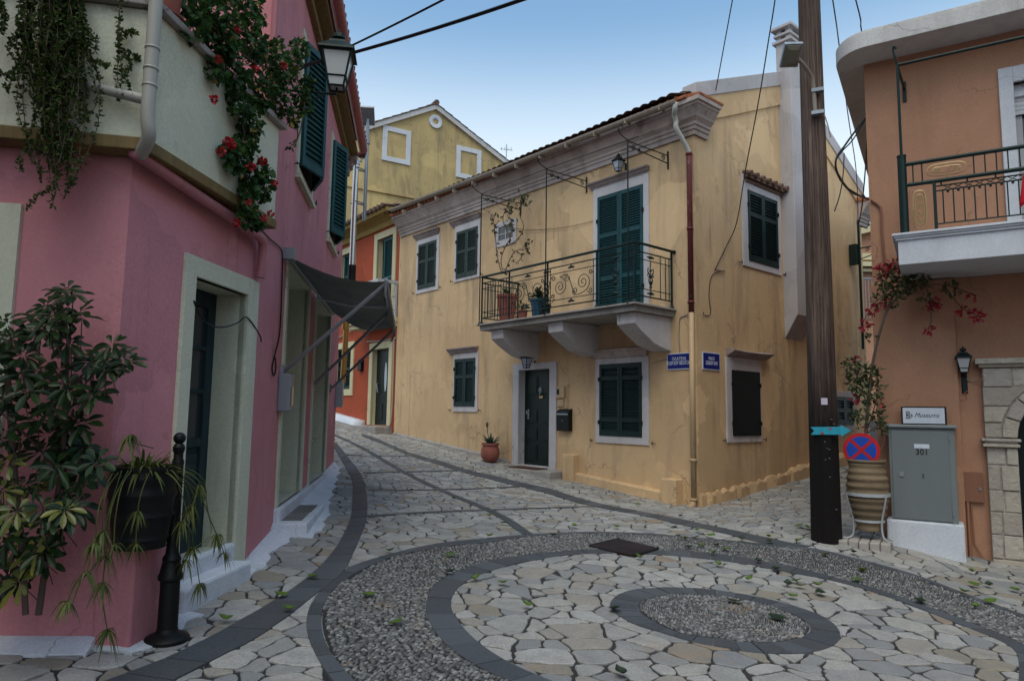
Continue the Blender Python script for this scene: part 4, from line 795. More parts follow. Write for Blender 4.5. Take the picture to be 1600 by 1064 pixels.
street_sign(F, 1042, 1081, 1081, 550, 576.5, 'ΠΛΑΤΕΙΑ', 'ΓΕΩΡΓΙΟΥ ΘΕΟΤΟΚΗ', 'wide blue street sign with two lines of Greek lettering, left of the corner downpipe', .075, .085, .62)
street_sign(S, 1098, 1125, 1098, 549, 577, 'ΟΔΟΣ', 'ΣΩΣΙΔΟΥ ΤΑΤΗ', 'narrow blue street sign starting with ΟΔΟΣ, right of the corner downpipe', .07, .085, .55)
# flower pot with aloe by the door
q = F(4.98, .34, 0); g = float(zg(q[0], q[1])); t = thing('flower_pot', 'round terracotta pot with a spiky aloe beside the front door', 'flower pot', (q[0], q[1], g)); c = np.array([q[0], q[1], g])
mb = MB(); mb.lathe(c, [(.11, .015), (.15, .04), (.19, .12), (.205, .2), (.195, .29), (.165, .35), (.165, .365), (.19, .37), (.19, .41), (.165, .415), (.15, .38)], 20); mb.build('pot', M['terracotta'], t, smooth=True, auto=40) ; mb = MB(); mb.lathe(c, [(.0, .385), (.16, .386)], 16, caps=False); mb.build('soil', M['soil'], t)
mb = MB()
for i in range(22): a = i * 2.4; e = random.uniform(.45, 1.3); mb.blade(c + [.04 * math.cos(a), .04 * math.sin(a), .38], (math.cos(a) * math.cos(e), math.sin(a) * math.cos(e), math.sin(e)), random.uniform(.22, .36), .05, .12)
mb.build('aloe_leaves', M['aloe'], t); mb = MB(); mb.tube(spline([c + [0, 0, .4], c + [-.06, .08, .6], c + [-.08, .1, .82]], 4), .008, 5); mb.ball(c + [-.08, .1, .80], .03, 6, 5, (1, 1, 2)); mb.build('flower_stalk', M['drystem'], t)
# balcony pots
def potted(name, label, c, r, h, mat, leafm, n, ll, lw_, kind='leaf'):
    t = thing(name, label, 'flower pot', c, 'pots standing on the iron balcony'); c = np.array(c); mb = MB(); mb.lathe(c, [(r * .7, 0), (r * .85, h * .4), (r, h * .9), (r * 1.1, h * .9), (r * 1.1, h), (r * .9, h), (r * .85, h * .9)], 16); mb.build('pot', M[mat], t, smooth=True, auto=40)
    mb = MB()
    for i in range(n):
        a = random.uniform(0, 6.28); e = random.uniform(.1, 1.4); d = np.array([math.cos(a) * math.cos(e), math.sin(a) * math.cos(e), math.sin(e)]); b = c + [0, 0, h] + d * random.uniform(.02, ll * 1.2); mb.leaf(b, d + rng.normal(0, .4, 3), (0, 0, 1), ll * random.uniform(.5, 1), lw_)
    mb.build('leaves', M[leafm], t); return t
bz = 3.303
potted('flower_pot', 'large terracotta pot at the left end of the iron balcony', F(4.16, .62, bz), .20, .62, 'terracotta', 'leaf2', 30, .12, .06)
potted('flower_pot', 'bright blue pot with dark leaves between the balcony scrolls', F(3.12, .70, bz), .15, .40, 'bluepot', 'leaf1', 60, .16, .07)
potted('flower_pot', 'small reddish pot with trailing leaves on the balcony', F(3.52, .75, bz), .10, .22, 'terracotta', 'leaf2', 40, .10, .05)
potted('flower_pot', 'small dark blue pot beside the bright blue one on the balcony', F(2.85, .75, bz), .10, .24, 'plastic', 'leaf1', 40, .12, .05)
# dry vine climbing the balcony
t = thing('climbing_vine', 'nearly bare dry vine climbing the wall above the left end of the balcony', 'vine', F(4.1, .6, 3.9)); st = MB(); lf = MB()
VP = [[(784,428),(777,400),(774,370),(771,345),(766,333),(758,329)], [(786,428),(783,405),(790,385),(797,372),(799,350),(793,332),(780,325),(776,315)], [(788,428),(797,405),(806,392),(820,390),(828,388)], [(790,385),(808,375),(818,355),(812,335),(815,318),(822,308)], [(797,372),(786,345),(792,325),(805,312),(818,310)], [(806,392),(815,400),(808,410),(798,408)], [(774,370),(772,358),(779,345)]]
for pth in VP:
    pts = spline([F.p(x, y, .55 - .012 * k + .0) for k, (x, y) in enumerate(pth)], 6); st.tube(pts, [.012 * (1 - .6 * i / len(pts)) for i in range(len(pts))], 5)
    for i, q in enumerate(pts):
        if random.random() < .55: lf.leaf(q, rng.normal(0, 1, 3), rng.normal(0, 1, 3), random.uniform(.06, .11), .06)
for (x, y, n, r) in ((818, 312, 46, .16), (797, 325, 22, .12), (825, 388, 24, .10), (771, 336, 10, .1), (797, 348, 26, .12)):
    c = F.p(x, y, .5)
    for i in range(n): lf.leaf(c + rng.normal(0, r * .5, 3), rng.normal(0, 1, 3), rng.normal(0, 1, 3), random.uniform(.06, .11), .06)
st.build('stems', M['bark'], t); lf.build('leaves', M['drystem'], t)

# ================================================================== PINK HOUSE (left)
ph = thing('pink_house', 'pink house with cream door frames, green shutters and a cream balcony parapet', 'house', Q(3, -2, 0.3))
QE, QT = 6.4, 6.05
PD = (.70, 1.43, .46, 2.385)
Q1 = (1.32, 2.72, .56, 2.93); Q2 = (3.42, 5.02, .56, 2.93)
LW = (.66, 1.5, .9, 2.50)
QW = ((1.56, 2.46, 4.05, 5.45), (4.28, 5.10, 4.05, 5.45))
mb = MB(); wall_holes(mb, P, 0, 1.6, -1, 3.0, [PD]); wall_holes(mb, Q, 0, QE, -1, QT, [Q1, Q2, *QW]); wall_holes(mb, L, 0, 7, -1, 3.0, [LW])
mb.poly(Q(QE, 0, -1), Q(QE, -5, -1), Q(QE, -5, QT), Q(QE, 0, QT))
mb.poly(P(0, 0, 2.99), P(1.6, 0, 2.99), P(1.6, -4, 2.99), L(7, 0, 2.99))       # terrace floor behind the parapet
for h in QW: reveal(mb, Q, h, 0, .16)
mb.build('wall', M['pink'], ph, fix=False)
U = Fr(P(0, -1.35, 0), 84.25, -1)
mb = MB(); mb.poly(U(-5, 0, 3), U(1.65, 0, 3), U(1.65, 0, QT + .2), U(-5, 0, QT + .2)); mb.poly(Q(0, 0, 3), Q(0, -1.5, 3), Q(0, -1.5, QT), Q(0, 0, QT)); mb.build('upper_wall', M['pink'], ph, fix=False)
mb = MB(); mb.box(U, -5, 1.65, -4, .35, QT + .2, QT + .3); tiles(mb, Q(-.1, .32, QT + .22), Q(QE + .1, .32, QT + .22), Q(QE + .1, -3.5, QT + 1.6), Q(-.1, -3.5, QT + 1.6)); mb.build('roof', M['tile'], ph, fix=False)
# plain unseen block, added to shade the pink corner and the paving before it
mb = MB(); mb.box(IDM, -11, -3.7, -9, .4, -1, 7.2); mb.box(IDM, -11.2, -3.5, -9.2, .6, 7.2, 7.35); mb.build('rear_shade_block', M['pink'], ph)
# cream parapet with brown ledge, wrapping the corner
mb = MB(); zp0, zp1 = 3.02, 3.79; OP = .14
cor = P0 + (P.n + L.n) * OP / (1 + float(P.n @ L.n)); cin = P0 + (P.n + L.n) * (OP - .12) / (1 + float(P.n @ L.n))
z3 = lambda p, z: np.array([p[0], p[1], z])
def wrap(o0, o1, z0, z1, te, m_, name, bev=.006):
    k = 1 + float(P.n @ L.n); pts = lambda o: [P(te, o, 0), P0 + (P.n + L.n) * o / k, L(7, o, 0)]
    a, b = pts(o0), pts(o1); mb = MB(); mb.sweep([[z3(a[i], z0), z3(b[i], z0), z3(b[i], z1), z3(a[i], z1)] for i in range(3)]); return mb.build(name, m_, ph, bevel=bev)
wrap(.02, OP, zp0, zp1, 1.56, M['cream'], 'parapet'); wrap(-.02, OP + .05, zp1 + .002, zp1 + .045, 1.60, M['concrete'], 'parapet_cap'); wrap(.0, OP + .02, zp0 - .075, zp0 - .002, 1.56, M['soffit'], 'balcony_ledge')
# frames and doors
mb = MB(); e = .025
mb.box(P, .57, PD[0], -.05, e, zb(P, .6) - .1, 2.52); mb.box(P, PD[1], 1.52, -.05, e, zb(P, 1.5) - .1, 2.52); mb.box(P, PD[0], PD[1], -.05, e - .001, PD[3], 2.52); mb.box(P, 1.522, 1.605, -.05, e - .004, zb(P, 1.5) - .1, 2.52); mb.box(Q, -.02, .05, -.05, .012, zb(Q, 0) - .1, 2.52)
mb.build('door_frame', M['cream'], ph, bevel=.004)
for fr_, h_, d_ in ((P, PD, .30), (Q, Q1, .62), (Q, Q2, .62)): mb = MB(); reveal(mb, fr_, h_, .0, d_); mb.build('door_reveal', M['cream'], ph)
for a, b, c, d in (Q1, Q2):
    mb = MB(); mb.box(Q, a - .10, a, -.04, .022, zb(Q, a), d); mb.box(Q, b, b + .09, -.04, .022, zb(Q, b), d); mb.box(Q, a - .10, b + .09, -.04, .023, d + .001, d + .08); mb.build('door_frame', M['cream'], ph, bevel=.004)
def panel_door(fr, h, o, mat, panes, parent, leaves=1):
    a, b, c, d = h; mb = MB(); g = MB(); w_ = (b - a) / leaves
    for i in range(leaves):
        x0, x1 = a + w_ * i + .004, a + w_ * (i + 1) - .004; st = .10
        mb.box(fr, x0, x0 + st, o, o + .045, c, d); mb.box(fr, x1 - st, x1, o, o + .045, c, d); mb.box(fr, x0 + st, x1 - st, o, o + .044, d - .12, d); mb.box(fr, x0 + st, x1 - st, o, o + .044, c, c + .16)
        zs = [c + .16 + (d - c - .28) * q for q in (0, .36, .40, .60, .62, .80, .82, 1)]
        mb.box(fr, x0 + st, x1 - st, o + .008, o + .022, zs[0], zs[1]); mb.box(fr, x0 + st + .03, x1 - st - .03, o + .02, o + .036, zs[0] + .05, zs[1] - .05)
        for q in (1, 3, 5): mb.box(fr, x0 + st, x1 - st, o, o + .042, zs[q], zs[q + 1])
        for q in (2, 4, 6): g.box(fr, x0 + st, x1 - st, o + .012, o + .018, zs[q], zs[q + 1])
    p = mb.build('door', M[mat], parent, bevel=.003); g.build('pane', M['glass'], p); return p
panel_door(P, PD, -.28, 'olddoor', 3, ph); panel_door(Q, Q1, -.60, 'darkdoor', 3, ph, 2); panel_door(Q, Q2, -.60, 'darkdoor', 3, ph, 2)
for h_ in (Q1, Q2): MB().box(Q, h_[0], h_[1], -.62, .02, .42, .555).build('threshold', M['greystep'], ph, bevel=.004)
# cream framed window on the left face
mb = MB(); a, b, c, d = LW; mb.box(L, a - .12, a, -.05, .03, c - .12, d + .12); mb.box(L, b, b + .12, -.05, .03, c - .12, d + .12); mb.box(L, a, b, -.05, .029, d, d + .12); mb.box(L, a, b, -.05, .029, c - .12, c); p = mb.build('window', M['cream'], ph); mb = MB(); louvre(mb, L, a, (a + b) / 2, c, d); louvre(mb, L, (a + b) / 2, b, c, d); mb.build('shutter', M['green'], p)
# white steps and whitewashed foot
def step(fr, a, b, o, z, mat='white', zlow=.3, name='step'): g = min(zb(fr, a, .1), zb(fr, b, .1)); mb = MB(); mb.box(fr, a, b, -.04, o, g - zlow, z); return mb.build(name, M[mat], ph, bevel=.022)
step(P, .62, 1.43, .03, .50); s_ = step(P, .54, 1.42, .17, .375)
step(Q, 1.20, 5.2, .06, .555); s_ = step(Q, 1.16, 2.50, .32, .43); mb = MB(); mb.box(Q, 1.30, 1.85, .06, .25, .43, .436); mb.box(Q, 1.87, 2.40, .06, .26, .43, .435); mb.build('tread', M['greystep'], s_)
def skirt(fr, ts, outs, h, name):
    secs = []
    for t, o in zip(ts, outs):
        g = float(zg(*fr(t, o, 0)[:2])); g0 = float(zg(*fr(t, 0, 0)[:2])); secs.append([fr(t, -.03, g0 - .2), fr(t, o + .04, g - .2), fr(t, o, g + .02), fr(t, o * .55, g + .035), fr(t, .02, g0 + h), fr(t, -.03, g0 + h)])
    mb = MB(); mb.sweep(secs); return mb.build(name, M['white'], ph, smooth=True, auto=50)
def wob(a, b, n, f): ts = np.linspace(a, b, n); return ts, [f(t) + .02 * math.sin(t * 9.1) + .015 * math.sin(t * 23) for t in ts]
skirt(P, *wob(-.06, .60, 16, lambda t: .27), .02, 'whitewashed_foot'); skirt(P, *wob(1.40, 1.62, 5, lambda t: .12), .05, 'whitewashed_foot')
skirt(Q, *wob(0, 1.2, 14, lambda t: .14 + .12 * max(0, t - .6)), .06, 'whitewashed_foot'); skirt(Q, *wob(1.1, 2.7, 16, lambda t: .42 - .05 * abs(t - 1.7)), .09, 'whitewashed_foot'); skirt(Q, *wob(2.6, 6.4, 26, lambda t: max(.10, .34 - .06 * (t - 2.6))), .10, 'whitewashed_foot'); skirt(L, *wob(0, 4, 20, lambda t: .14), .06, 'whitewashed_foot')
# pink masonry block that carries the planter
mb = MB(); g = zb(P, .2, .2); ang = np.linspace(0, PI / 2, 8); prof = [(-.02, g - .2), (.31, g - .2), (.31, .60)] + [(.17 + .14 * math.cos(a), .60 + .13 * math.sin(a)) for a in ang] + [(-.02, .73)]
mb.prism(P, prof, -.02, .20); mb.build('planter_block', M['pink'], ph, bevel=.02)
# upper windows with green shutters standing ajar
for k, h in enumerate(QW):
    a, b, c, d = h; e = .10; mb = MB(); mb.box(Q, a - e, a, -.04, .025, c - e, d + e); mb.box(Q, b, b + e, -.04, .025, c - e, d + e); mb.box(Q, a, b, -.04, .024, d, d + e); mb.box(Q, a, b, -.04, .024, c - e, c); mb.box(Q, a - e - .02, b + e + .02, -.02, .06, c - e - .05, c - e); wn = mb.build('window', M['cream'], ph, bevel=.004)
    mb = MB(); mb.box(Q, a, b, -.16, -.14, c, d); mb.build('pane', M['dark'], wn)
    wd = (b - a) / 2
    for side in (0, 1):
        an = R_(23 if side == 0 else 20); ca, sa = math.cos(an), math.sin(an)
        if side == 0: mm = lambda x, y, z, ca=ca, sa=sa, a=a: Q(a + x * ca - y * sa, .02 + x * sa + y * ca, z)
        else: mm = lambda x, y, z, ca=ca, sa=sa, b=b: Q(b - x * ca + y * sa, .02 + x * sa + y * ca, z)
        mb = MB(); louvre(mb, mm, .004, wd, c + .03, d + .0, 0, .036, (), .05, .07, .06); mb.build('shutter', M['teal'], wn)
    for tq, zq, sq in ((a - .16, c - .02, -1), (b + .2, c - .05, 1)): mb = MB(); catch(mb, Q, tq, zq, sq); mb.build('shutter_catch', M['iron'], wn)
# eaves: boards and the red gutter
mb = MB(); mb.box(Q, -.1, QE + .05, -.05, .20, QT - .01, QT + .05); mb.box(Q, -.1, QE + .05, .0, .07, QT - .12, QT - .012); mb.build('eaves_boards', M['soffit'], ph)
mb = MB(); prof = [(.075 * math.cos(a), .075 * math.sin(a)) for a in np.linspace(PI, 2 * PI, 9)]; prof += [(x * .86, z * .86) for x, z in prof[::-1]]
mb.sweep([[Q(t, .285 + x, QT + .13 + z) for x, z in prof] for t in (-.3, 3, QE + .1)]); mb.build('gutter', M['pinkgutter'], ph)
mb = MB(); mb.sweep([[Q(t, o, QT + z) for o, z in ((0, -.35), (.05, -.34), (.06, -.24), (.10, -.22), (.12, -.12), (.17, -.10), (.18, .0), (0, 0))] for t in (QE - .02, QE + .22)]); mb.build('eaves_moulding', M['hood'], ph)
# pipes
mb = MB(); c = P(-.19, OP + .065, 0); mb.tube(spline([z3(c, 5.2), z3(c, 4.2), z3(c, 3.4), z3(c, 3.12), z3(P(-.16, OP + .06, 0), 3.0), z3(P(-.08, .10, 0), 2.93)], 5), .037, 10)
for z in (3.28, 3.38, 3.5, 3.95): mb.tube([z3(c, z), z3(c, z + .012)], .041, 10)
mb.tube(spline([z3(L(.28, OP + .01, 0), 3.30), z3(L(.18, OP + .06, 0), 3.27), z3(c, 3.20)], 4), .030, 8); mb.build('downpipe', M['pvc'], ph, smooth=True)
mb = MB(); mb.tube(spline([P(-.12, .09, 2.935), P(.5, .085, 2.90), P(1.3, .085, 2.86), P(1.50, .075, 2.83), P(1.545, .06, 2.75), P(1.55, .055, 2.6), P(1.55, .05, 2.545)], 5), .037, 10); p = mb.build('downpipe', M['pinkpipe'], ph, smooth=True); tag(p, 'pink painted pipe under the balcony ledge')
mb = MB(); mb.tube([Q(-.02, .03, 4.2), Q(-.02, .03, QT)], .03, 8); mb.tube([Q(.15, 0, 5.15), Q(.15, .12, 5.16), Q(.15, .13, 5.08)], .012, 5); mb.build('downpipe', M['pinkpipe'], ph)
# ------------------------------------------------------------------ shade awning over the shop doors
aw = thing('shop_awning', 'torn dark net shade awning on three steel arms along the pink house', 'awning', Q(3, .5, 2.8))
AO, AZ0, AZ1 = 1.0, 2.98, 2.70; a0, a1 = 1.12, 5.05; b0, b1 = .62, 4.25
mb = MB(); n, mN = 14, 8
top = [[None] * (mN + 1) for _ in range(n + 1)]
for i in range(n + 1):
    for j in range(mN + 1):
        u, v = i / n, j / mN; t = (a0 + (a1 - a0) * u) * (1 - v) + (b0 + (b1 - b0) * u) * v; z = AZ0 * (1 - v) + AZ1 * v - .10 * math.sin(PI * v) * (1 - .2 * math.sin(5 * u)) + .02 * math.sin(9 * u + 4 * v); top[i][j] = Q(t, .06 + (AO - .06) * v, z)
mb.add([p for r in top for p in r], [(i * (mN + 1) + j, (i + 1) * (mN + 1) + j, (i + 1) * (mN + 1) + j + 1, i * (mN + 1) + j + 1) for i in range(n) for j in range(mN)])
v0 = []; 
for i in range(n + 1):
    u = i / n; p = top[i][mN]; dr = .15 + .07 * u + .04 * math.sin(7 * u); v0 += [p, p + Q.n * .02 - [0, 0, dr * .5], p + Q.n * (-.02 + .03 * math.sin(11 * u)) - [0, 0, dr]]
mb.add(v0, [(3 * i + k, 3 * i + 3 + k, 3 * i + 4 + k, 3 * i + 1 + k) for i in range(n) for k in (0, 1)]); mb.build('net_fabric', M['net'], aw, smooth=True, fix=False)
mb = MB(); mb.tube([Q(a0 - .05, .05, AZ0), Q(a1, .05, AZ0)], .028, 8); mb.box(Q, a0 - .12, a0 - .02, .0, .11, AZ0 - .04, AZ0 + .07); p_ = mb.build('wall_rail', M['galv'], aw)
mb = MB(); mb.tube([Q(b0, AO, AZ1), Q(b1, AO, AZ1)], .022, 8); mb.tube([Q(b0, AO, AZ1), Q(b0 + .02, AO, AZ1 - .15), Q(b0 + .3, AO + .01, AZ1 - .2)], .012, 5); mb.build('front_bar', M['galv'], aw)
mb = MB(); mb.tube([Q(2.55, .5, 2.74), Q(2.3, AO, AZ1 - .0)], .018, 6); mb.tube([Q(2.55, .5, 2.74), Q(2.6, .1, 2.82)], .012, 6); mb.build('fabric_batten', M['signwhite'], aw)
for tw_, zw, tf in ((1.22, 1.87, b0 + .03), (3.38, 1.83, 2.32), (5.38, 1.84, b1 - .05)):
    mb = MB(); mb.tube([Q(tw_, .03, zw), Q(tf, AO, AZ1 - .03)], .019, 7); mb.box(Q, tw_ - .04, tw_ + .04, 0, .03, zw - .06, zw + .06); mb.build('arm', M['galv'], aw)
t = thing('meter_box', 'small grey electricity box on the pink pier under the awning arm', 'meter box', Q(1.18, 0, 1.5)); mb = MB(); mb.box(Q, 1.10, 1.27, 0, .12, 1.48, 1.84); mb.build('box', M['galv'], t, bevel=.01); mb = MB(); mb.box(Q, 1.13, 1.24, .12, .126, 1.54, 1.72); mb.build('cover', M['glass'], t)
t = thing('meter_box', 'grey box on the far pink pier at the end of the awning', 'meter box', Q(6.2, 0, 1.3)); mb = MB(); mb.box(Q, 6.15, 6.38, 0, .12, 1.55, 2.0); mb.build('box', M['galv'], t, bevel=.01); mb = MB(); mb.box(Q, 6.19, 6.34, .12, .126, 1.62, 1.8); mb.build('cover', M['galv'], t)
def cable(name, label, pts, r=.006, mat='wire', n=6, grp=None, sm=True):
    mb = MB(); mb.tube(spline(pts, n) if sm else pts, r, 5); o = mb.build(name, M[mat]); return tag(o, label, 'cable', grp)
cable('cable', 'dark cable looping down the pink wall to the grey box', [Q.p(x, y, .015) for x, y in ((403, 352), (420, 372), (438, 388), (441, 405), (440, 460), (437, 520), (430, 552), (425, 575), (428, 587), (431, 575), (430, 558))], .007)
cable('cable', 'thin cable sagging across the old blue door frame', [P.p(303, 470, .03), P.p(312, 492, .03), P.p(328, 508, .035), P.p(350, 511, .035), P.p(372, 504, .035), P.p(386, 496, .035), Q(.05, .03, 2.10), Q(.12, .03, 2.05)], .006)
# street lantern on the pink house
LB = Q(.33, .0, 4.31); lt0 = thing('street_lantern', 'dark green four sided street lantern on an iron arm over the pink wall', 'lantern', LB)
lantern(lt0, lambda x, y, z: LB + Q.d * x + Q.n * y + np.array([0, 0, z]), 1.18, mat='irongreen', reach=.52)
# hanging steel flue with its mast
FQ = lambda x, y: Q.p(x, y, .10)
t = thing('chimney_flue', 'shiny steel flue pipe rising beyond the corner of the pink house', 'flue', Q(7.0, .1, 3)); s0, s1 = Q(7.05, .12, 4.15), Q(7.05, .12, 6.05)
mb = MB(); mb.tube([s0, s1], .055, 12); mb.lathe(s1, [(.055, 0), (.055, .05), (.075, .05), (.075, .10), (.03, .16), (.02, .26)], 12); mb.build('pipe', M['steel'], t, smooth=True, auto=40)
mb = MB(); mb.tube([s0 - [0, 0, .35], s0 + [0, 0, .02]], .075, 12); mb.build('sleeve', M['black'], t); mb = MB(); mb.ball(Q(7.2, .22, 6.35), .12, 10, 6, (1, 1, .5)); mb.build('rain_cap', M['maroon'], t); mb = MB(); mb.tube([Q(7.15, .2, 6.2), Q(7.2, .22, 6.34)], .02, 6); mb.build('cap_stay', M['galv'], t)
mb = MB(); mb.tube([Q(6.9, .05, 2.0), Q(6.9, .08, 3.15)], .05, 10); mb.tube([Q(6.9, .06, 2.95), Q(6.9, .06, 3.3)], .065, 10); mb.build('lower_pipe', M['brass'], t, smooth=True, auto=40)
mb = MB(); mb.tube([Q(7.05, -.5, 3.8), s0 - [0, 0, .3], s0 - [0, 0, .1]], .03, 8); mb.build('wall_stay', M['galv'], t)
mp = Q(7.15, .30, 0); t = thing('panel_mast', 'thin grey mast clamped to the flue carrying a tilted flat panel', 'mast', z3(mp, 5.1)); mb = MB(); mb.tube([z3(mp, 5.05), z3(mp, 6.95)], .035, 8); mb.tube([z3(mp, 6.55), z3(mp, 6.62)], .055, 8); mb.tube([z3(mp, 6.9), z3(mp, 7.05)], .025, 6); mb.build('pole', M['galv'], t)
mb = MB(); f_ = lambda x, y, z: z3(mp, 7.08) + np.array([1, .1, 0]) * x + np.array([-.1, .8, -.55]) * y + np.array([.0, .5, .85]) * z; mb.box(f_, -.16, .12, -.22, .18, 0, .05); mb.build('panel', M['galv'], t, bevel=.008)
for z in (5.35, 6.0): mb = MB(); mb.tube([Q(7.05, .04, z), Q(7.05, .16, z), z3(mp, z)], .016, 5); mb.tube([Q(6.98, .14, z + .03), z3(mp, z + .03)], .012, 5); mb.build('clamp', M['galv'], t)
# ================================================================== RED HOUSE up the street
rh = thing('red_house', 'brick red house with cream window surrounds up the narrow street', 'house', T(2, -2, 1)); TE = 6.0
td = (.38, 1.38, 1.1, 3.24); tw2 = (2.82, 3.95, 2.14, 3.40); tu = (.36, 1.32, 4.10, 6.45); tu2 = (2.98, 3.78, 5.0, 6.42)
mb = MB(); wall_holes(mb, T, .02, TE, 0, 6.95, [td, tw2, tu, tu2]); mb.poly(T(.02, 0, 0), T(.02, -5, 0), T(.02, -5, 7), T(.02, 0, 7)); mb.poly(T(TE, 0, 0), T(TE, -5, 0), T(TE, -5, 7), T(TE, 0, 7)); mb.build('wall', M['red'], rh, fix=False)
for h, mat in ((td, None), (tw2, 'green'), (tu, 'teal'), (tu2, 'teal')):
    a, b, c, d = h; e = .19; mb = MB(); reveal(mb, T, h, 0, .18); z0_ = c - (0 if mat is None or h is tu else e)
    mb.box(T, a - e, a, -.04, .03, z0_, d + e); mb.box(T, b, b + e, -.04, .03, z0_, d + e); mb.box(T, a, b, -.04, .029, d, d + e)
    if z0_ < c: mb.box(T, a, b, -.04, .029, z0_, c)
    w_ = mb.build('door_surround' if mat is None or h is tu else 'window', M['trimcream'], rh)
    if mat:
        mb = MB()
        if h is tu:
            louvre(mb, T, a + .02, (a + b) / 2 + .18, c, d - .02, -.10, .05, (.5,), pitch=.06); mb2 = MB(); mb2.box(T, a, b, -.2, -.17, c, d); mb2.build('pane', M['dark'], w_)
        else: louvre(mb, T, a, (a + b) / 2, c, d, -.12, .05, (.5,), pitch=.06); louvre(mb, T, (a + b) / 2, b, c, d, -.12, .05, (.5,), pitch=.06)
        mb.build('shutter', M[mat], w_)
mb = MB(); mb.box(T, td[0], td[1], -.18, -.13, 1.1, 3.24)
for (a, b, c, d) in ((.50, .80, 1.25, 1.7), (.94, 1.26, 1.25, 1.7)): mb.box(T, a, b, -.13, -.115, c, d)
dd = mb.build('door', M['darkdoor'], rh, bevel=.004); mb = MB(); mb.sweep([[T(.80 + .07 * math.cos(a), o, 2.45 + .42 * math.sin(a)) for a in np.linspace(0, 2 * PI, 17)[:-1]] for o in (-.13, -.12)]); mb.build('pane', M['lampblue'], dd); mb = MB(); mb.tube([T(1.24, -.12, 2.28), T(1.22, -.06, 2.25), T(1.14, -.06, 2.02), T(1.16, -.12, 2.0)], .018, 6); mb.build('handle', M['galv'], dd)
mb = MB(); mb.box(T, .1, 1.7, -.02, .5, .75, 1.08); mb.build('doorstep', M['concrete'], rh, bevel=.02)
mb = MB(); mb.sweep([[T(t, o, z) for o, z in ((-.02, 6.72), (.06, 6.72), (.10, 6.85), (.22, 6.92), (.42, 6.98), (.44, 7.08), (-.02, 7.12))] for t in (.02, TE)]); mb.build('eaves_fascia', M['ochre'], rh)
mb = MB(); tiles(mb, T(.0, .5, 7.10), T(TE, .5, 7.10), T(TE, -4, 8.1), T(.0, -4, 8.1), .22)
for i in range(24): mb.tube([T(.12 + i * .24, .1, 7.16), T(.12 + i * .24, .54, 7.12)], .07, 7)
mb.build('roof', M['tile'], rh, fix=False)
mb = MB(); mb.box(T, -.02, 1.95, -.02, .62, 3.92, 4.05); mb.box(T, -.0, 1.9, -.02, .55, 3.80, 3.918); rb = mb.build('balcony', M['trimcream'], rh, bevel=.01)
mb = MB(); q = [T(1.9, .02, 5.0), T(1.9, .58, 5.0), T(.03, .58, 5.0), T(.03, .02, 5.0)]; mb.box(T, 0, 1.93, .54, .62, 4.96, 5.05); mb.box(T, .0, .08, 0, .54, 4.97, 5.05); mb.box(T, 1.85, 1.93, 0, .54, 4.97, 5.05)
for t, o in ((.04, .58), (.98, .58), (1.89, .58), (.04, .05)): mb.box(T, t - .03, t + .03, o - .03, o + .03, 4.05, 4.96)
for z in (4.25, 4.6): mb.box(T, 0.07, 1.86, .57, .59, z, z + .03); mb.box(T, .03, .05, .07, .55, z, z + .03)
mb.build('railing', M['greyframe'], rb)
t = thing('letter_box', 'dark slim letter box on the brick red wall left of the dark green door', 'letter box', T(2.05, 0, 2.9)); mb = MB(); mb.box(T, 1.95, 2.18, 0, .10, 2.66, 3.0); mb.build('box', M['black'], t, bevel=.01); mb = MB(); mb.box(T, 1.98, 2.15, .10, .11, 2.9, 2.93); mb.build('slot', M['galv'], t)
cable('conduit', 'pale conduit pipe running round the door of the red house', [T(1.75, .04, 3.5), T(.9, .04, 3.46), T(.08, .04, 3.45), T(.06, .05, 3.3), T(.05, .05, 1.6), T(.12, .08, 1.05), T(.3, .12, .93)], .022, 'pvcwire')
cable('cable', 'pale cable strung across the red wall above its lower window', [T(3.9, .04, 3.75), T(3.2, .05, 3.85), T(2.2, .06, 4.02)], .018, 'pvcwire')
mb = MB(); secs = []
for t_ in np.linspace(1.75, 5.5, 10): g = zb(T, t_, .2); secs.append([T(t_, -.02, g - .3), T(t_, .3, g - .3), T(t_, .28, g + .12), T(t_, .18, g + .17), T(t_, -.02, g + .18)])
mb.sweep(secs); p = mb.build('kerb', M['white'], rh, smooth=True)
# ================================================================== TALL OLD HOUSE behind
gh = thing('gabled_house', 'tall weathered yellow gabled house with white blind windows behind the roofs', 'house', B(0, -4, 4)); BW, BA, EL, ER = 4.6, 13.45, 10.95, 11.2
mb = MB(); mb.poly(B(-BW, 0, 1), B(BW, 0, 1), B(BW, 0, ER), B(0, 0, BA), B(-BW, 0, EL)); mb.poly(B(-BW, 0, 1), B(-BW, -9, 1), B(-BW, -9, EL), B(-BW, 0, EL)); mb.poly(B(BW, 0, 1), B(BW, -9, 1), B(BW, -9, ER), B(BW, 0, ER)); mb.build('wall', M['oldyellow'], gh, fix=False)
mb = MB(); mb.box(B, -BW, BW, -.02, .07, 9.62, 9.72); mb.build('string_course', M['oldyellow'], gh)
for a, b, c, d in ((-2.14, -1.0, 10.89, 12.26), (.97, 2.10, 10.84, 12.16)):
    e = .19; mb = MB(); mb.box(B, a, a + e, -.02, .06, c, d); mb.box(B, b - e, b, -.02, .06, c, d); mb.box(B, a + e, b - e, -.02, .059, d - e, d); mb.box(B, a + e, b - e, -.02, .059, c, c + e); w_ = mb.build('window', M['bwhite'], gh, bevel=.008); mb = MB(); mb.box(B, a + e, b - e, -.02, .012, c + e, d - e); mb.build('blind_panel', M['oldyellow'], w_)
mb = MB(); n = 24
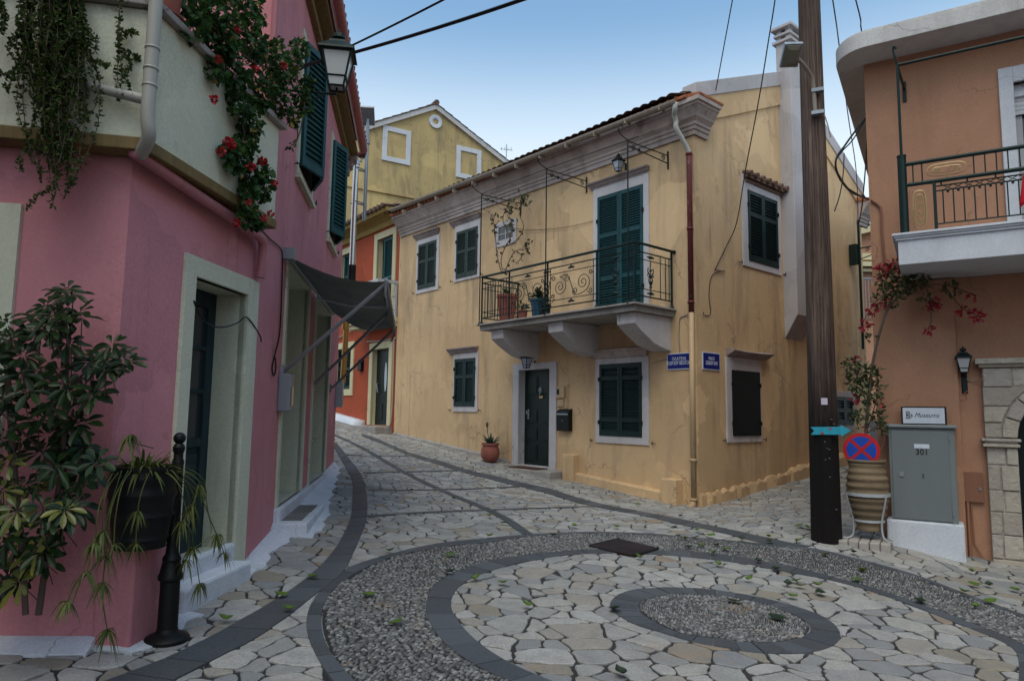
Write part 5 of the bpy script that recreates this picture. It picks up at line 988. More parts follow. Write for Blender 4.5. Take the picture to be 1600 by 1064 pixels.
secs = [[B(.02 + r * math.cos(2 * PI * i / n), o, 12.90 + r * math.sin(2 * PI * i / n)) for i in range(n)] for r, o in ((.12, .0), (.12, .05), (.15, .07), (.27, .07), (.28, .0))]; mb.sweep(secs, True, False); w_ = mb.build('oculus', M['bwhite'], gh, smooth=True, auto=40); mb = MB(); mb.poly(*[B(.02 + .12 * math.cos(2 * PI * i / n), .01, 12.90 + .12 * math.sin(2 * PI * i / n)) for i in range(n)]); mb.build('blind_panel', M['oldyellow'], w_)
mb = MB()
for s, ze in ((-1, EL), (1, ER)):
    x1 = s * (BW + .3); sl = (ze - BA) / BW; z1 = BA + sl * (BW + .3); mb.prism(B, [(0, BA - .06), (x1, z1 - .06), (x1, z1 + .14), (0, BA + .14)], -.4, .12)
mb.build('verge', M['slab'], gh)
mb = MB()
for s, ze in ((-1, EL), (1, ER)): sl = (ze - BA) / BW; x1 = s * (BW + .35); tiles(mb, B(x1, .16, BA + sl * (BW + .35) + .15), B(x1, -9, BA + sl * (BW + .35) + .15), B(0, -9, BA + .15), B(0, .16, BA + .15), .24, .4)
mb.tube([B(0, .18, BA + .20), B(0, -9, BA + .20)], .11, 8); mb.build('roof', M['tile'], gh, fix=False)
q = B(6.4, -3, 0); t = thing('tv_antenna', 'thin rooftop antenna between the yellow gable and the tiled roof', 'antenna', z3(F(7.0, -3.3, 0), 8.4)); _r = ray(791, 252); ab = EYE + _r * (21 / _r[1]) - [0, 0, 1.0]; mb = MB(); mb.tube([ab, ab + [0, 0, 1.55]], .014, 5); mb.build('pole', M['galv'], t); mb = MB(); mb.tube([ab + [-.2, 0, 1.4], ab + [.2, 0.1, 1.4]], .008, 4)
for q in (-.15, -.05, .05, .15): mb.tube([ab + [q, -.15, 1.4], ab + [q, .15, 1.4]], .006, 4)
mb.build('elements', M['galv'], t)

# ================================================================== ORANGE HOUSE (right)
oh = thing('orange_house', 'terracotta orange house with a white balcony, green railing and a stone arched doorway', 'house', R(-2, -2, 0))
TR = .91; OW = (-1.75, -.52, 3.37, 5.14); AR = (-1.36, -.36)
mb = MB(); wall_holes(mb, R, -7, TR, -1, 5.9, [OW, (AR[0], AR[1], -1, 1.8)]); mb.poly(R(TR, 0, -1), R(TR, -8, -1), R(TR, -8, 5.9), R(TR, 0, 5.9)); reveal(mb, R, OW, 0, .18)
mb.build('wall', M['orange'], oh, fix=False)
mb = MB(); mb.box(R, .125, TR + .012, -.2, .055, -1, 3.04); mb.build('corner_pier', M['orange'], oh, bevel=.006)
mb = MB(); ang = np.linspace(PI / 2, 0, 14); out = [(-7, .45)] + [(.82 + .38 * math.cos(a), .07 + .38 * math.sin(a)) for a in ang] + [(1.20, -8), (-7, -8)]
mb.prism(lambda x, y, z: R(x, z, y), out, 5.73, 5.91); mb.prism(lambda x, y, z: R(x, z - .015, y), [(t - .015, o) for t, o in out], 5.912, 5.94); mb.build('roof_slab', M['slab'], oh, bevel=.006)
mb = MB(); e = .13; a, b, c, d = OW; mb.box(R, b, b + e, -.05, .04, c, d + e * 1.35); mb.box(R, a - e, a, -.05, .04, c, d + e * 1.35); mb.box(R, a, b, -.05, .039, d, d + e * 1.35); w_ = mb.build('window', M['bwhite'], oh, bevel=.006)
mb = MB(); mb.box(R, a, b, -.12, -.05, d - .14, d - .005)
for i in range(4): mb.box(R, a, b, -.10, -.08, d - .14 - .05 * (i + 1) + .006, d - .14 - .05 * i)
mb.build('roller_shutter', M['bwhite'], w_); mb = MB(); mb.box(R, a, b, -.17, -.15, c, d); mb.build('pane', M['glass'], w_); mb = MB()
for q in (b - .07, (a + b) / 2 - .03, a): mb.box(R, q, q + .07, -.15, -.11, c, d - .34)
mb.build('sash_bars', M['greyframe'], w_)
mb = MB(); mb.box(IDM, 7.6, 15, -9, 2.2, -1, 7.2); mb.box(IDM, 7.4, 15.2, -9.2, 2.4, 7.2, 7.4); mb.build('side_shade_block', M['orange'], oh)  # unseen block added out of view to darken the orange front and cabinet
bt = .60; mb = MB(); mb.box(R, -7, bt, -.02, 1.0, 3.05, 3.30); mb.box(R, -7, bt + .02, -.02, 1.02, 3.30, 3.325); mb.box(R, -7, bt + .035, -.02, 1.035, 3.325, 3.345); mb.box(R, -7, bt + .05, -.02, 1.05, 3.345, 3.37); rb = mb.build('balcony', M['bwhite'], oh, bevel=.004)
DO = .92; pc = .535; mb = MB(); mb.tube([R(pc, DO, 3.37), R(pc, DO, 4.20)], .042, 10); mb.lathe(R(pc, DO, 4.2), [(.046, 0), (.046, .015), (.01, .02)], 10); mb.build('railing_post', M['irongreen'], rb)
mb = MB(); mb.box(R, .245, .275, DO - .015, DO + .015, 3.375, 3.90); mb.build('railing_post', M['irongreen'], rb)
mb = MB()
for z, r in ((4.115, .022), (3.895, .022)): mb.tube([R(pc, 0.02, z), R(pc, DO, z)], r, 8); mb.tube([R(pc, DO, z), R(-6.9, DO, z)], r, 8)
mb.build('handrail', M['irongreen'], rb)
mb = MB()
for z in (3.84, 3.79, 3.45): mb.tube([R(.25, DO, z), R(-6.9, DO, z)], .008, 5)
mb.box(R, .27, pc, DO - .012, DO + .012, 3.375, 3.395); mb.build('rails', M['irongreen'], rb)
mb = MB()
for i, t in enumerate(np.arange(.19, -2.4, -.088)): MB().tube([R(t, DO, 3.45), R(t, DO, 3.80)], .0075, 4).build('baluster', M['irongreen'], rb); mb.ball(R(t - .044, DO, 3.775), .017, 6, 4, (1, .6, .9)); mb.tube([R(t, DO, 3.79), R(t - .088, DO, 3.84)], .004, 4); mb.tube([R(t, DO, 3.84), R(t - .088, DO, 3.79)], .004, 4)
for t in (.44, .36, *np.arange(-.08, -2.4, -.092)): MB().tube([R(t, DO, 3.9), R(t, DO, 4.11)], .0075, 4).build('baluster', M['irongreen'], rb)
for t in (.20, -.02, -.25, -.5): mb.tube([R(t, DO, 3.84), R(t, DO, 3.895)], .010, 4)
for o in np.arange(.1, .9, .1): MB().tube([R(pc, o, 3.45), R(pc, o, 4.11)], .0075, 4).build('baluster', M['irongreen'], rb)
mb.build('lattice_frieze', M['irongreen'], rb)
mb = MB()
def oval(c, hw, hh, r=.008): mb.tube([R(c[0] + hw * math.copysign(abs(math.cos(a)) ** .6, math.cos(a)), DO, c[1] + hh * math.copysign(abs(math.sin(a)) ** .6, math.sin(a))) for a in np.linspace(0, 2 * PI, 25)], r, 4)
oval((.15, 4.005), .165, .062, .006); oval((.15, 4.005), .12, .03, .005)
for s in (-1, 1):
    mb.tube([R(x, DO, z) for x, z in spiral((.15 + s * .08, 4.005), .04, 1.5, 0, s, 18, .008)], .005, 4); mb.tube([R(.15 + s * .165, DO, 4.005), R(.15 + s * .22, DO, 4.005)], .004, 4)
oval((.395, 3.62), .055, .20); oval((.395, 3.62), .035, .16, .004)
for k in range(4):
    for s in (-1, 1): mb.tube([R(x, DO, z) for x, z in spiral((.395 + s * .02, 3.50 + k * .08), .028, 1.3, PI / 2, s, 14, .006)], .005, 4)
mb.build('gilded_panels', M['gold'], rb)
mb = MB(); mb.tube([R(pc, DO, 4.2), R(pc, DO, 5.22)], .014, 7); mb.tube([R(x, DO + o, z) for x, o, z in spline([(pc, 0, 5.2), (pc + .015, .02, 5.28), (pc + .03, .03, 5.36), (pc + .02, .04, 5.40), (pc, .035, 5.37)], 5)], .011, 6); mb.build('awning_post', M['irongreen'], oh)
mb = MB(); mb.tube([R(pc, DO, 5.205), R(-7, DO, 5.205)], .016, 7); mb.build('awning_rod', M['irongreen'], oh)
wt, wz = R.m(1413, 142); mb = MB(); mb.tube([R(pc, DO, 5.2), R(wt, .02, wz + .02)], .014, 6); mb.box(R, wt - .02, wt + .02, 0, .02, wz - .14, wz + .10); mb.tube([R(pc - (pc - wt) * q / .9, DO - q, z) for q, z in spiral((.13, 5.12), .055, 1.4, PI / 2, -1, 18)], .006, 4); mb.build('awning_bracket', M['irongreen'], oh)
# stone portal
mb = MB(); random.seed(5)
def blk(t0, t1, z0, z1, o=.085):
    g = .006; mb.box(R, t0 + g, t1 - g, -.1, o + random.uniform(-.012, .012), z0 + g, z1 - g)
for (ta, tb) in ((-.36, -.085), (-1.635, -1.36)):
    z = -.15
    while z < 1.2:
        h = random.uniform(.16, .27); h = h if z + h < 1.12 else 1.215 - z; m_ = ta + (tb - ta) * random.uniform(.35, .65)
        if random.random() < .55: blk(ta, m_, z, z + h); blk(m_, tb, z, z + h)
        else: blk(ta, tb, z, z + h)
        z += h
cc, zc_, ri, ro = -.86, 1.31, .5, .63
for k in range(9):
    a, b = PI * k / 9 + .012, PI * (k + 1) / 9 - .012; pts = [(cc + r * math.cos(x), zc_ + r * math.sin(x)) for r, x in ((ri, a), (ri, (a + b) / 2), (ri, b), (ro, b), (ro, (a + b) / 2), (ro, a))]; mb.prism(R, pts, -.1, .10)
def outside(t, z): return (t - cc) ** 2 + (z - zc_) ** 2 > (ro + .012) ** 2
rows = [1.31, 1.47, 1.64, 1.84, 2.045]
for z0_, z1_ in zip(rows, rows[1:]):
    for s in (1, -1):
        e = .775; 
        zz = np.linspace(z0_ + .006, z1_ - .006, 5); inner = [(max(0, (ro + .014) ** 2 - (z - zc_) ** 2)) ** .5 for z in zz]
        q = random.uniform(.4, .7)
        if min(inner) < .2 and z1_ > 1.9: 
            xs = [0.03, .27, .52, e]
            for u, v in zip(xs, xs[1:]): mb.prism(R, [(cc + s * u, max(z0_ + .006, zc_ + (max(0, (ro + .014) ** 2 - u * u)) ** .5)), (cc + s * (v - .01), max(z0_ + .006, zc_ + (max(0, (ro + .014) ** 2 - v * v)) ** .5)), (cc + s * (v - .01), z1_ - .006), (cc + s * u, z1_ - .006)], -.1, .08 + random.uniform(-.01, .012))
        else: mb.prism(R, [(cc + s * x, z) for x, z in zip(inner, zz)] + [(cc + s * e, zz[-1]), (cc + s * e, zz[0])], -.1, .08 + random.uniform(-.01, .012))
for ta, tb in ((-.357, -.09), (-1.63, -1.363)): mb.box(R, ta, tb, -.1, .066, -.15, 1.215)
mb.prism(R, [(cc + .772, 1.31), (cc + .772, 2.05), (cc - .772, 2.05), (cc - .772, 1.31)] + [(cc + (ri + .004) * math.cos(a), zc_ + (ri + .004) * math.sin(a)) for a in np.linspace(PI, 0, 24)], -.1, .066)
po = mb.build('stone_portal', M['ashlar'], oh, bevel=.009)
for ta, tb in ((-.375, -.06), (-1.66, -1.345)): mb = MB(); mb.box(R, ta, tb, -.1, .125, 1.218, 1.25); mb.box(R, ta + .015, tb - .015, -.1, .11, 1.25, 1.275); mb.box(R, ta - .01, tb + .01, -.1, .14, 1.275, 1.305); mb.build('capital', M['ashlar'], po, bevel=.006)
mb = MB(); mb.box(R, -1.66, -.06, -.1, .11, 2.05, 2.085); mb.box(R, -1.69, -.03, -.1, .15, 2.085, 2.14); mb.build('portal_cornice', M['ashlar'], po, bevel=.006)
mb = MB(); mb.box(R, -1.4, -.3, -.3, -.26, -.3, 1.9); mb.build('door', M['darkdoor'], oh)
mb = MB(); mb.box(R, -7, -.0, -.02, .32, -.35, zb(R, -.6, .4) + .04); mb.build('doorstep', M['concrete'], oh, bevel=.02)
ta, tb, c, d = R.m(1537, 760, .04)[0], R.m(1495, 760, .04)[0], R.m(1515, 784, .04)[1], R.m(1515, 737, .04)[1]
t = thing('meter_box', 'orange painted meter cover set in the wall beside the stone doorway', 'meter box', R(ta, 0, c)); mb = MB(); mb.box(R, ta, tb, 0, .045, c, d); mb.build('cover', M['meter'], t, bevel=.005); mb = MB(); mb.box(R, ta + .02, ta + .045, .045, .055, (c + d) / 2 - .03, (c + d) / 2); mb.build('latch', M['galv'], t)
mb = MB(); mb.tube([R(.10, .03, c), R(.10, .03, zb(R, .1) - .02)], .016, 6); mb.tube([R(.07, .02, c), R(.06, .02, .2), R(-.02, .05, .05)], .008, 5); mb.build('conduit', M['meter'], t)
L2 = R(.07, .0, 2.00); t = thing('wall_lantern', 'dark green lantern on a short post bracket on the orange wall by the stone portal', 'lantern', L2); lantern(t, lambda x, y, z: L2 + R.d * x + R.n * y + np.array([0, 0, z]), .60, mat='irongreen', arm='post')
mb = MB(); mb.tube(spline([R(.05, .06, 1.80), R(.08, .09, 1.77), R(.06, .10, 1.72), R(.12, .10, 1.69)], 4), [.005] * 13, 5); o = mb.build('ribbon', M['terracotta']); tag(o, 'pale ribbon tied under the dark green wall lantern', 'ribbon')
cable('cable', 'pale cable from the wall lantern to the stone portal', [R(.06, .02, 1.93), R(-.02, .03, 1.91), R(-.09, .10, 1.93)], .006, 'pvcwire')
cable('conduit', 'brown conduit running down the edge of the orange wall', [R.p(1361, 313, .02), R.p(1372, 320, .02), R.p(1377, 330, .02), R.p(1378, 360, .02), R.p(1381, 400, .02), R.p(1383, 425, .02)], .016, 'meter')
t = thing('red_cloth', 'bright red cloth hanging on the green balcony railing', 'cloth', R(-.56, .95, 3.6)); mb = MB(); secs = []
for i in range(9):
    u = i / 8; row = []
    for j in range(9): v = j / 8; row.append(R(-.545 + (v - .5) * (.10 + .16 * u ** .5), .955 + .02 * math.sin(v * 14 + u * 2) + .01, 3.86 - .36 * u - .03 * math.sin(v * 6)))
    secs.append(row)
mb.sweep(secs, False, False); o = mb.build('fabric', M['cloth'], t, smooth=True, fix=False); o.modifiers.new('s', 'SOLIDIFY').thickness = .006
# street cabinet with its plinth
t = thing('street_cabinet', 'grey metal street cabinet numbered 301 on a white plinth', 'cabinet', R(.48, .15, 0)); g = zb(R, .2, .3) - .25
mb = MB(); mb.sweep([[R(a + dx, o, z) for a, dx, o in ((.145, 0, -.0), (.145, 0, .335), (.85, 0, .335), (.85, 0, 0))] for z, dx in ((g, -.01), (.42, 0.0))]); mb.build('plinth', M['white'], t, bevel=.02)
mb = MB(); mb.box(R, .19, .80, .03, .30, .42, 1.40); cb = mb.build('body', M['cabinet'], t, bevel=.008)
mb = MB(); mb.box(R, .165, .825, .01, .335, 1.40, 1.435); mb.build('lid', M['cabinet'], t, bevel=.01)
mb = MB(); mb.box(R, .245, .775, .30, .312, .435, 1.37); dr = mb.build('door', M['cabinet'], t, bevel=.004)
mb = MB()
for z in (.5, 1.28): mb.box(R, .232, .244, .30, .316, z, z + .06)
mb.build('hinge', M['galv'], dr); mb = MB(); hx = .69; mb.box(R, hx - .02, hx + .02, .312, .322, .88, .93); mb.build('lock', M['galv'], dr)
mb = MB(); mb.ball(R(.49, .314, .91), .008, 6, 4); mb.ball(R(.49, .314, .885), .008, 6, 4); mb.build('rivet', M['dark'], dr)
mb = MB(); mb.box(R, .42, .56, .313, .315, 1.185, 1.23); mb.build('label_plate', M['signwhite'], dr); text('301', .085, lambda x, y, z: R(.49 - x, .313 + y, 1.145 + z), M['ink'], dr, sx=.95)
t = thing('museums_sign', 'white box sign lettered Museums standing on the grey street cabinet', 'sign', R(.45, .2, 1.44)); mb = MB(); mb.box(R, .25, .67, .10, .235, 1.436, 1.63); mb.build('case', M['dark'], t, bevel=.004); mb = MB(); mb.box(R, .268, .655, .235, .24, 1.448, 1.616); mb.build('face', M['signwhite'], t)
text('Museums', .070, lambda x, y, z: R(.435 - x, .24 + y, 1.535 + z), M['ink'], t, shear=.4, sx=.85, depth=.0008)
mb = MB(); f4 = lambda x, z: R(.605 - x * .8, .242, 1.537 + z * .8); 
mb.tube([f4(x, z) for x, z in ((-.018, .045), (-.018, -.03))], .004, 4); mb.tube([f4(x, z) for x, z in spline([(-.018, .045), (.012, .04), (.012, .015), (-.018, .008), (.02, -.03)], 4)], .004, 4); mb.tube([f4(x, z) for x, z in spiral((.03, -.012), .022, 1.2, 0, 1, 14)], .003, 4); mb.tube([f4(-.03, -.04), f4(.02, -.045)], .004, 4); mb.build('emblem', M['ink'], t)
# ------------------------------------------------------------------ stone ledge, jar in its stand, climbing bougainvillea
mb = MB(); secs = []
for k in range(5): mb.box(R, .80 + k * .10, .895 + k * .10, .22, .70 + random.uniform(-.015, .015), .0, .205 + random.uniform(-.006, .006))
o = mb.build('stone_ledge', M['concrete'], bevel=.015); tag(o, 'low rough stone ledge under the ribbed clay jar', 'ledge'); random.seed(11)
JY = 7.52; JX = (1356 - 800) / FPX; jc = EYE + ray(1356, 780) * (JY / ray(1356, 780)[1]); jz = lambda y: float((EYE + ray(1356, y) * (JY / ray(1356, y)[1]))[2])
t = thing('clay_jar', 'big ribbed clay jar in a pale iron stand beside the wooden pole', 'jar', (jc[0], jc[1], jz(828))); zt, zl = jz(722), jz(828); H = zt - zl; prof = []
for i in range(61):
    u = i / 60; r = np.interp(u, [0, .08, .25, .45, .62, .78, .9, 1], [.115, .125, .168, .20, .208, .198, .182, .176]); prof.append((r * (1 + .035 * math.sin(u * 2 * PI * 9.5)), zl - jc[2] + H * u))
prof += [(.192, zt - jc[2] + .004), (.192, zt - jc[2] + .03), (.155, zt - jc[2] + .03), (.145, zt - jc[2] - .06)]
mb = MB(); mb.lathe(jc, prof, 32, caps=False); mb.poly(*[jc + [.115 * math.cos(a), .115 * math.sin(a), zl - jc[2]] for a in np.linspace(0, 2 * PI, 20)[:-1]]); mb.build('jar_body', M['jar'], t, smooth=True); mb = MB(); mb.lathe(jc, [(0, zt - jc[2] - .02), (.15, zt - jc[2] - .02)], 16, caps=False); mb.build('soil', M['soil'], t)
t = thing('jar_stand', 'pale blue iron stand holding the ribbed clay jar', 'stand', (jc[0], jc[1], .2)); mb = MB(); zr = jz(771); rr_ = .213
for z, r, w_ in ((zr, rr_, .018), (jz(812), .150, .012)): mb.lathe((jc[0], jc[1], z), [(r, -w_), (r + .006, -w_), (r + .006, w_), (r, w_), (r, -w_)], 28, caps=False)
mb.build('ring', M['greyframe'], t); 
for k in range(3): a = -1.15 + k * 2.094; d = np.array([math.cos(a), math.sin(a), 0]); mb = MB(); b = np.array([jc[0], jc[1], 0]); mb.tube(spline([b + d * .219 + [0, 0, zr], b + d * .205 + [0, 0, zr - .08], b + d * .158 + [0, 0, jz(812)], b + d * .165 + [0, 0, .26], b + d * .215 + [0, 0, .215], b + d * .27 + [0, 0, .212]], 5), .011, 6); mb.build('leg', M['greyframe'], t)
# no stopping sign leaning in the jar
SP = Fr((jc[0] - .02, jc[1] - .03), -27, -1); zc_ = float((EYE + ray(1346, 703) * ((jc[1] - .03) / ray(1346, 703)[1]))[2]); sx_ = float(SP.tz(EYE + ray(1346, 703) * ((jc[1] - .03) / ray(1346, 703)[1]))[0])
t = thing('no_stopping_sign', 'round blue no stopping sign with red cross standing in the jar mouth', 'road sign', SP(sx_, 0, zc_)); RS = .182; n = 40
cir = lambda r: [(sx_ + r * math.cos(2 * PI * i / n), zc_ + r * math.sin(2 * PI * i / n)) for i in range(n)]
mb = MB(); mb.prism(SP, cir(RS), -.006, .0); mb.build('plate', M['signred'], t); mb = MB(); mb.prism(SP, cir(RS * .80), .0, .0015); mb.build('blue_disc', M['signblue'], t); mb = MB()
for s in (1, -1): w_ = .016; dx, dz = RS * .81 * .7071, RS * .81 * .7071; mb.prism(SP, [(sx_ - dx - w_ * .7, zc_ - s * dz + s * w_ * .7), (sx_ - dx + w_ * .7, zc_ - s * dz - s * w_ * .7), (sx_ + dx + w_ * .7, zc_ + s * dz - s * w_ * .7), (sx_ + dx - w_ * .7, zc_ + s * dz + s * w_ * .7)], .0015 , .003 + .0004 * s)
mb.build('cross', M['signred'], t); mb = MB(); mb.tube([SP(sx_, -.02, zc_ + RS * .9), SP(sx_, -.02, zc_ - .35)], .016, 6); mb.build('stake', M['galv'], t)
# bougainvillea
def cluster_leaves(mb, c, r, n, ll, lw_, sq=(1, 1, 1), up=.3):
    for i in range(n):
        d = rng.normal(0, 1, 3); d /= np.linalg.norm(d); q = np.array(c) + d * r * rng.uniform(.15, 1) ** .6 * np.array(sq); mb.leaf(q, d + rng.normal(0, .6, 3) + [0, 0, -.2], rng.normal(0, .8, 3) + [0, 0, up], ll * rng.uniform(.6, 1.15), lw_ * rng.uniform(.7, 1.1), .15, .08)
t = thing('bougainvillea', 'straggly red bougainvillea climbing from the clay jar onto the orange wall', 'climber', (jc[0], jc[1], zt)); st, lf, br = MB(), MB(), MB()
bp_ = lambda x, y, o=.34: R.p(x, y, o)
main = [(1354, 720), (1353, 680), (1356, 640), (1360, 595), (1367, 550), (1379, 505), (1388, 482), (1405, 463), (1424, 450), (1440, 446), (1460, 450)]
st.tube(spline([bp_(*p) for p in main], 6), [.020 - .013 * i / 60 for i in range(61)], 6)
for br_ in ([(1386, 486), (1380, 455), (1378, 430), (1385, 415)], [(1424, 450), (1440, 440), (1452, 462), (1457, 485)], [(1440, 446), (1475, 445), (1505, 455), (1525, 462)], [(1405, 463), (1385, 460), (1365, 475), (1350, 500)], [(1356, 640), (1345, 600), (1332, 575)], [(1353, 680), (1365, 640), (1376, 600)], [(1353, 680), (1372, 665), (1382, 690), (1368, 715)], [(1475, 445), (1500, 478), (1525, 492)], [(1452, 462), (1455, 500), (1450, 515)]): st.tube(spline([bp_(*p) for p in br_], 5), .006, 5)
for x, y, r, n, m in ((1385, 440, .09, 40, 0), (1400, 448, .10, 50, 0), (1420, 440, .08, 40, 0), (1438, 434, .07, 40, 0), (1408, 430, .08, 30, 0), (1375, 470, .07, 26, 0), (1398, 465, .07, 24, 0), (1390, 425, .08, 20, 0), (1485, 452, .06, 22, 0), (1445, 470, .05, 14, 0), (1330, 572, .07, 34, 0), (1345, 580, .08, 44, 0), (1362, 585, .08, 40, 0), (1338, 600, .08, 40, 0), (1352, 612, .08, 36, 0), (1368, 610, .06, 26, 0), (1365, 640, .07, 30, 0), (1348, 650, .06, 20, 0), (1375, 655, .05, 18, 0), (1380, 668, .04, 14, 0), (1335, 650, .05, 14, 0), (1360, 530, .04, 8, 0),
    (1377, 425, .07, 30, 1), (1397, 418, .07, 34, 1), (1362, 485, .05, 22, 1), (1352, 508, .05, 18, 1), (1456, 478, .05, 26, 1), (1463, 472, .04, 14, 1), (1451, 515, .035, 12, 1), (1503, 486, .04, 16, 1), (1524, 492, .06, 26, 1), (1518, 465, .03, 8, 1), (1385, 474, .04, 10, 1), (1358, 668, .04, 8, 1), (1340, 560, .03, 8, 1), (1372, 628, .04, 8, 1), (1336, 622, .04, 9, 1)):
    cluster_leaves(br if m else lf, bp_(x, y), r * (1.1 if m else 1.45), int(n * 1.5), .060 if m else .070, .040)
st.build('stem', M['bark'], t); lf.build('leaves', M['boug'], t, fix=False); br.build('bracts', M['bract'], t, fix=False)
# ------------------------------------------------------------------ wooden pole with street lamp, arrow and notice
pc_ = G(1302, 852); PB = np.array([pc_[0], pc_[1] + .14, 0]); gz = float(zg(PB[0], PB[1]))
t = thing('utility_pole', 'tall rough wooden utility pole with a dark tarred foot beside the grey cabinet', 'utility pole', (PB[0], PB[1], gz)); mb = MB(); secs = []
PX = lambda z: PB + np.array([0, 0, z])
for k in range(30):
    z = gz - .3 + (9.2 - gz + .3) * k / 29; r = .157 - .0058 * z; secs.append([PX(z) + r * (1 + .035 * math.sin(3 * a + z) + .03 * math.sin(7 * a + .6 * z)) * np.array([math.cos(a), math.sin(a), 0]) for a in np.linspace(0, 2 * PI, 25)[:-1]])
mb.sweep(secs); mb.build('pole_shaft', M['wood'], t, smooth=True)
mb = MB()
AP = Fr(PB, -25, -1); rp = .152
for x, y in ((1292, 700), (1296, 702), (1290, 718), (1297, 745), (1289, 690), (1307, 796), (1299, 655), (1303, 662), (1292, 735), (1296, 716)): q = AP.p(x, y, .148); mb.box(lambda a, b, c: q + AP.d * a + AP.n * b + np.array([0, 0, c]), -.008, .008, -.01, .006, -.003, .003)
mb.build('staple', M['galv'], t)
a0_, az_ = AP.m(1298, 673, .165); t = thing('arrow_sign', 'light blue arrow board with a small red mark pointing right on the pole', 'sign', AP(a0_, .16, az_)); x0, x1 = AP.m(1266.5, 673, .165)[0], AP.m(1330, 671, .165)[0]; h = .042; tp = .012
sl = lambda x: tp * ((x - x0) / (x1 - x0) - .5); out = [(x0, h), (x1 - .10, h), (x1 - .10, h + .022), (x1, .0), (x1 - .10, -h - .022), (x1 - .10, -h), (x0, -h), (x0 + .035, 0)]
mb = MB(); mb.prism(AP, [(x, az_ + z + sl(x)) for x, z in out], .155, .168); mb.build('board', M['cyan'], t, bevel=.002); mb = MB(); mb.prism(AP, [(a0_ - .02, az_ + .03), (a0_ + .02, az_ + .03), (a0_, az_ + .008)], .168, .170); mb.box(AP, x0 + .10, x0 + .13, .168, .1705, az_ - h + .002, az_ - h + .02); mb.build('red_mark', M['signred'], t)
q = AP.m(1288, 627, .16); o = MB().box(AP, q[0] - .032, q[0] + .032, .150, .156, q[1] - .036, q[1] + .036).build('paper_notice', M['paper']); tag(o, 'small pale paper notice stuck on the dark pole above the arrow', 'notice')
# lamp
lm = thing('street_lamp', 'old street lamp head on a curved arm clamped to the wooden pole', 'street lamp', PX(5.0)); A_ = lambda x, y, o: AP.p(x, y, o)
mb = MB(); mb.tube(spline([A_(1274, 180, .165), A_(1272, 150, .17), A_(1269, 125, .20), A_(1263, 112, .27), A_(1254, 100, .36), A_(1246, 92, .42)], 6), .024, 8); mb.build('arm', M['gutter'], lm, smooth=True)
for y in (143, 178): q = A_(1277, y, .15); mb = MB(); mb.box(lambda a, b, c: q + AP.d * a + AP.n * b + np.array([0, 0, c]), -.06, .07, -.03, .055, -.02, .02); mb.build('clamp', M['galv'], lm)
hc = A_(1236, 86, .46); hx = nrm(AP.d * .94 + AP.n * -.34); hy = nrm(np.cross([0, 0, 1], hx)) ; hy = hy if hy @ AP.n > 0 else -hy; tilt = np.array([0, 0, 1.0]); hm = lambda x, y, z: hc + (lambda v: v * .78)(hx * x + (hy * .80 + np.array([0, 0, .60])) * y + (np.array([0, 0, .80]) - hy * .60) * z)
mb = MB(); mb.sweep([[hm(sx * a, sy * b, z) for sx, sy in ((-1, -1), (1, -1), (1, 1), (-1, 1))] for a, b, z in ((.125, .175, -.035), (.13, .18, .0), (.12, .165, .05), (.07, .10, .10))]); mb.build('lamp_hood', M['galv'], lm, bevel=.008)
mb = MB(); mb.sweep([[hm(sx * a, sy * b, z) for sx, sy in ((-1, -1), (1, -1), (1, 1), (-1, 1))] for a, b, z in ((.06, .10, -.075), (.113, .160, -.037))]); mb.build('lamp_lens', M['lens'], lm, bevel=.01)
cable('cable', 'pale lead dropping from the lamp clamp down the side of the pole', [A_(1281, 174, .17), A_(1287, 178, .16), A_(1293, 195, .13), A_(1298, 215, .08)], .007, 'pvcwire')
def at(x, y, Y): d = ray(x, y); return EYE + d * (Y / d[1])
PT = PX(8.8)
G_ = 'overhead cables'
def sag(a, b, s, n=14): a, b = np.array(a), np.array(b); return [a + (b - a) * i / n - np.array([0, 0, 4 * s * (i / n) * (1 - i / n)]) for i in range(n + 1)]
cable('overhead_cable', 'thick black cable crossing the sky from the pink wall lantern to the upper edge', sag(Q.p(470, 104, .03), at(1010, -70, 4.2), .05), .016, n=1, grp=G_, sm=False)
cable('overhead_cable', 'thinner black cable just above the thick one leaving the pink wall', sag(Q.p(462, 112, .03), at(880, -100, 4.0), .03), .009, n=1, grp=G_, sm=False)
cable('overhead_cable', 'thin cable rising from the grey coping of the yellow house', sag(S(.62, .05, 7.24), at(1152, -40, 9.5), .0) + [PT], .009, n=1, grp=G_, sm=False)
cable('overhead_cable', 'thin cable hanging in front of the yellow side wall down to its corner', [PT] + [at(x, y, yy) for x, y, yy in ((1211, 0, 8.2), (1203, 50, 8.7), (1185, 160, 9.6), (1165, 265, 10.4))] + [S.p(1151, 348, .15), S.p(1135, 385, .04), S.p(1117, 422, .03)], .009, grp=G_)
cable('overhead_cable', 'thin cable passing right of the pole down to the rear end of the yellow house', [PT] + [at(x, y, yy) for x, y, yy in ((1301, 0, 8.3), (1311, 70, 9.5), (1325, 180, 11.5), (1338, 270, 13.5), (1341, 350, 15.0))], .009, grp=G_)
cable('overhead_cable', 'short thin cable dropping behind the rounded roof slab', [PT] + [at(x, y, yy) for x, y, yy in ((1337, 0, 8.4), (1346, 48, 8.9), (1362, 130, 9.6))], .009, grp=G_)
cable('cable', 'looped double cable hanging between the pole and the orange corner', [at(x, y, yy) for x, y, yy in ((1353, 184, 7.88), (1338, 203, 7.9), (1322, 225, 7.9), (1307, 248, 7.9), (1308, 268, 7.9), (1320, 290, 7.92), (1340, 304, 7.92), (1361, 313, 7.86))], .012)
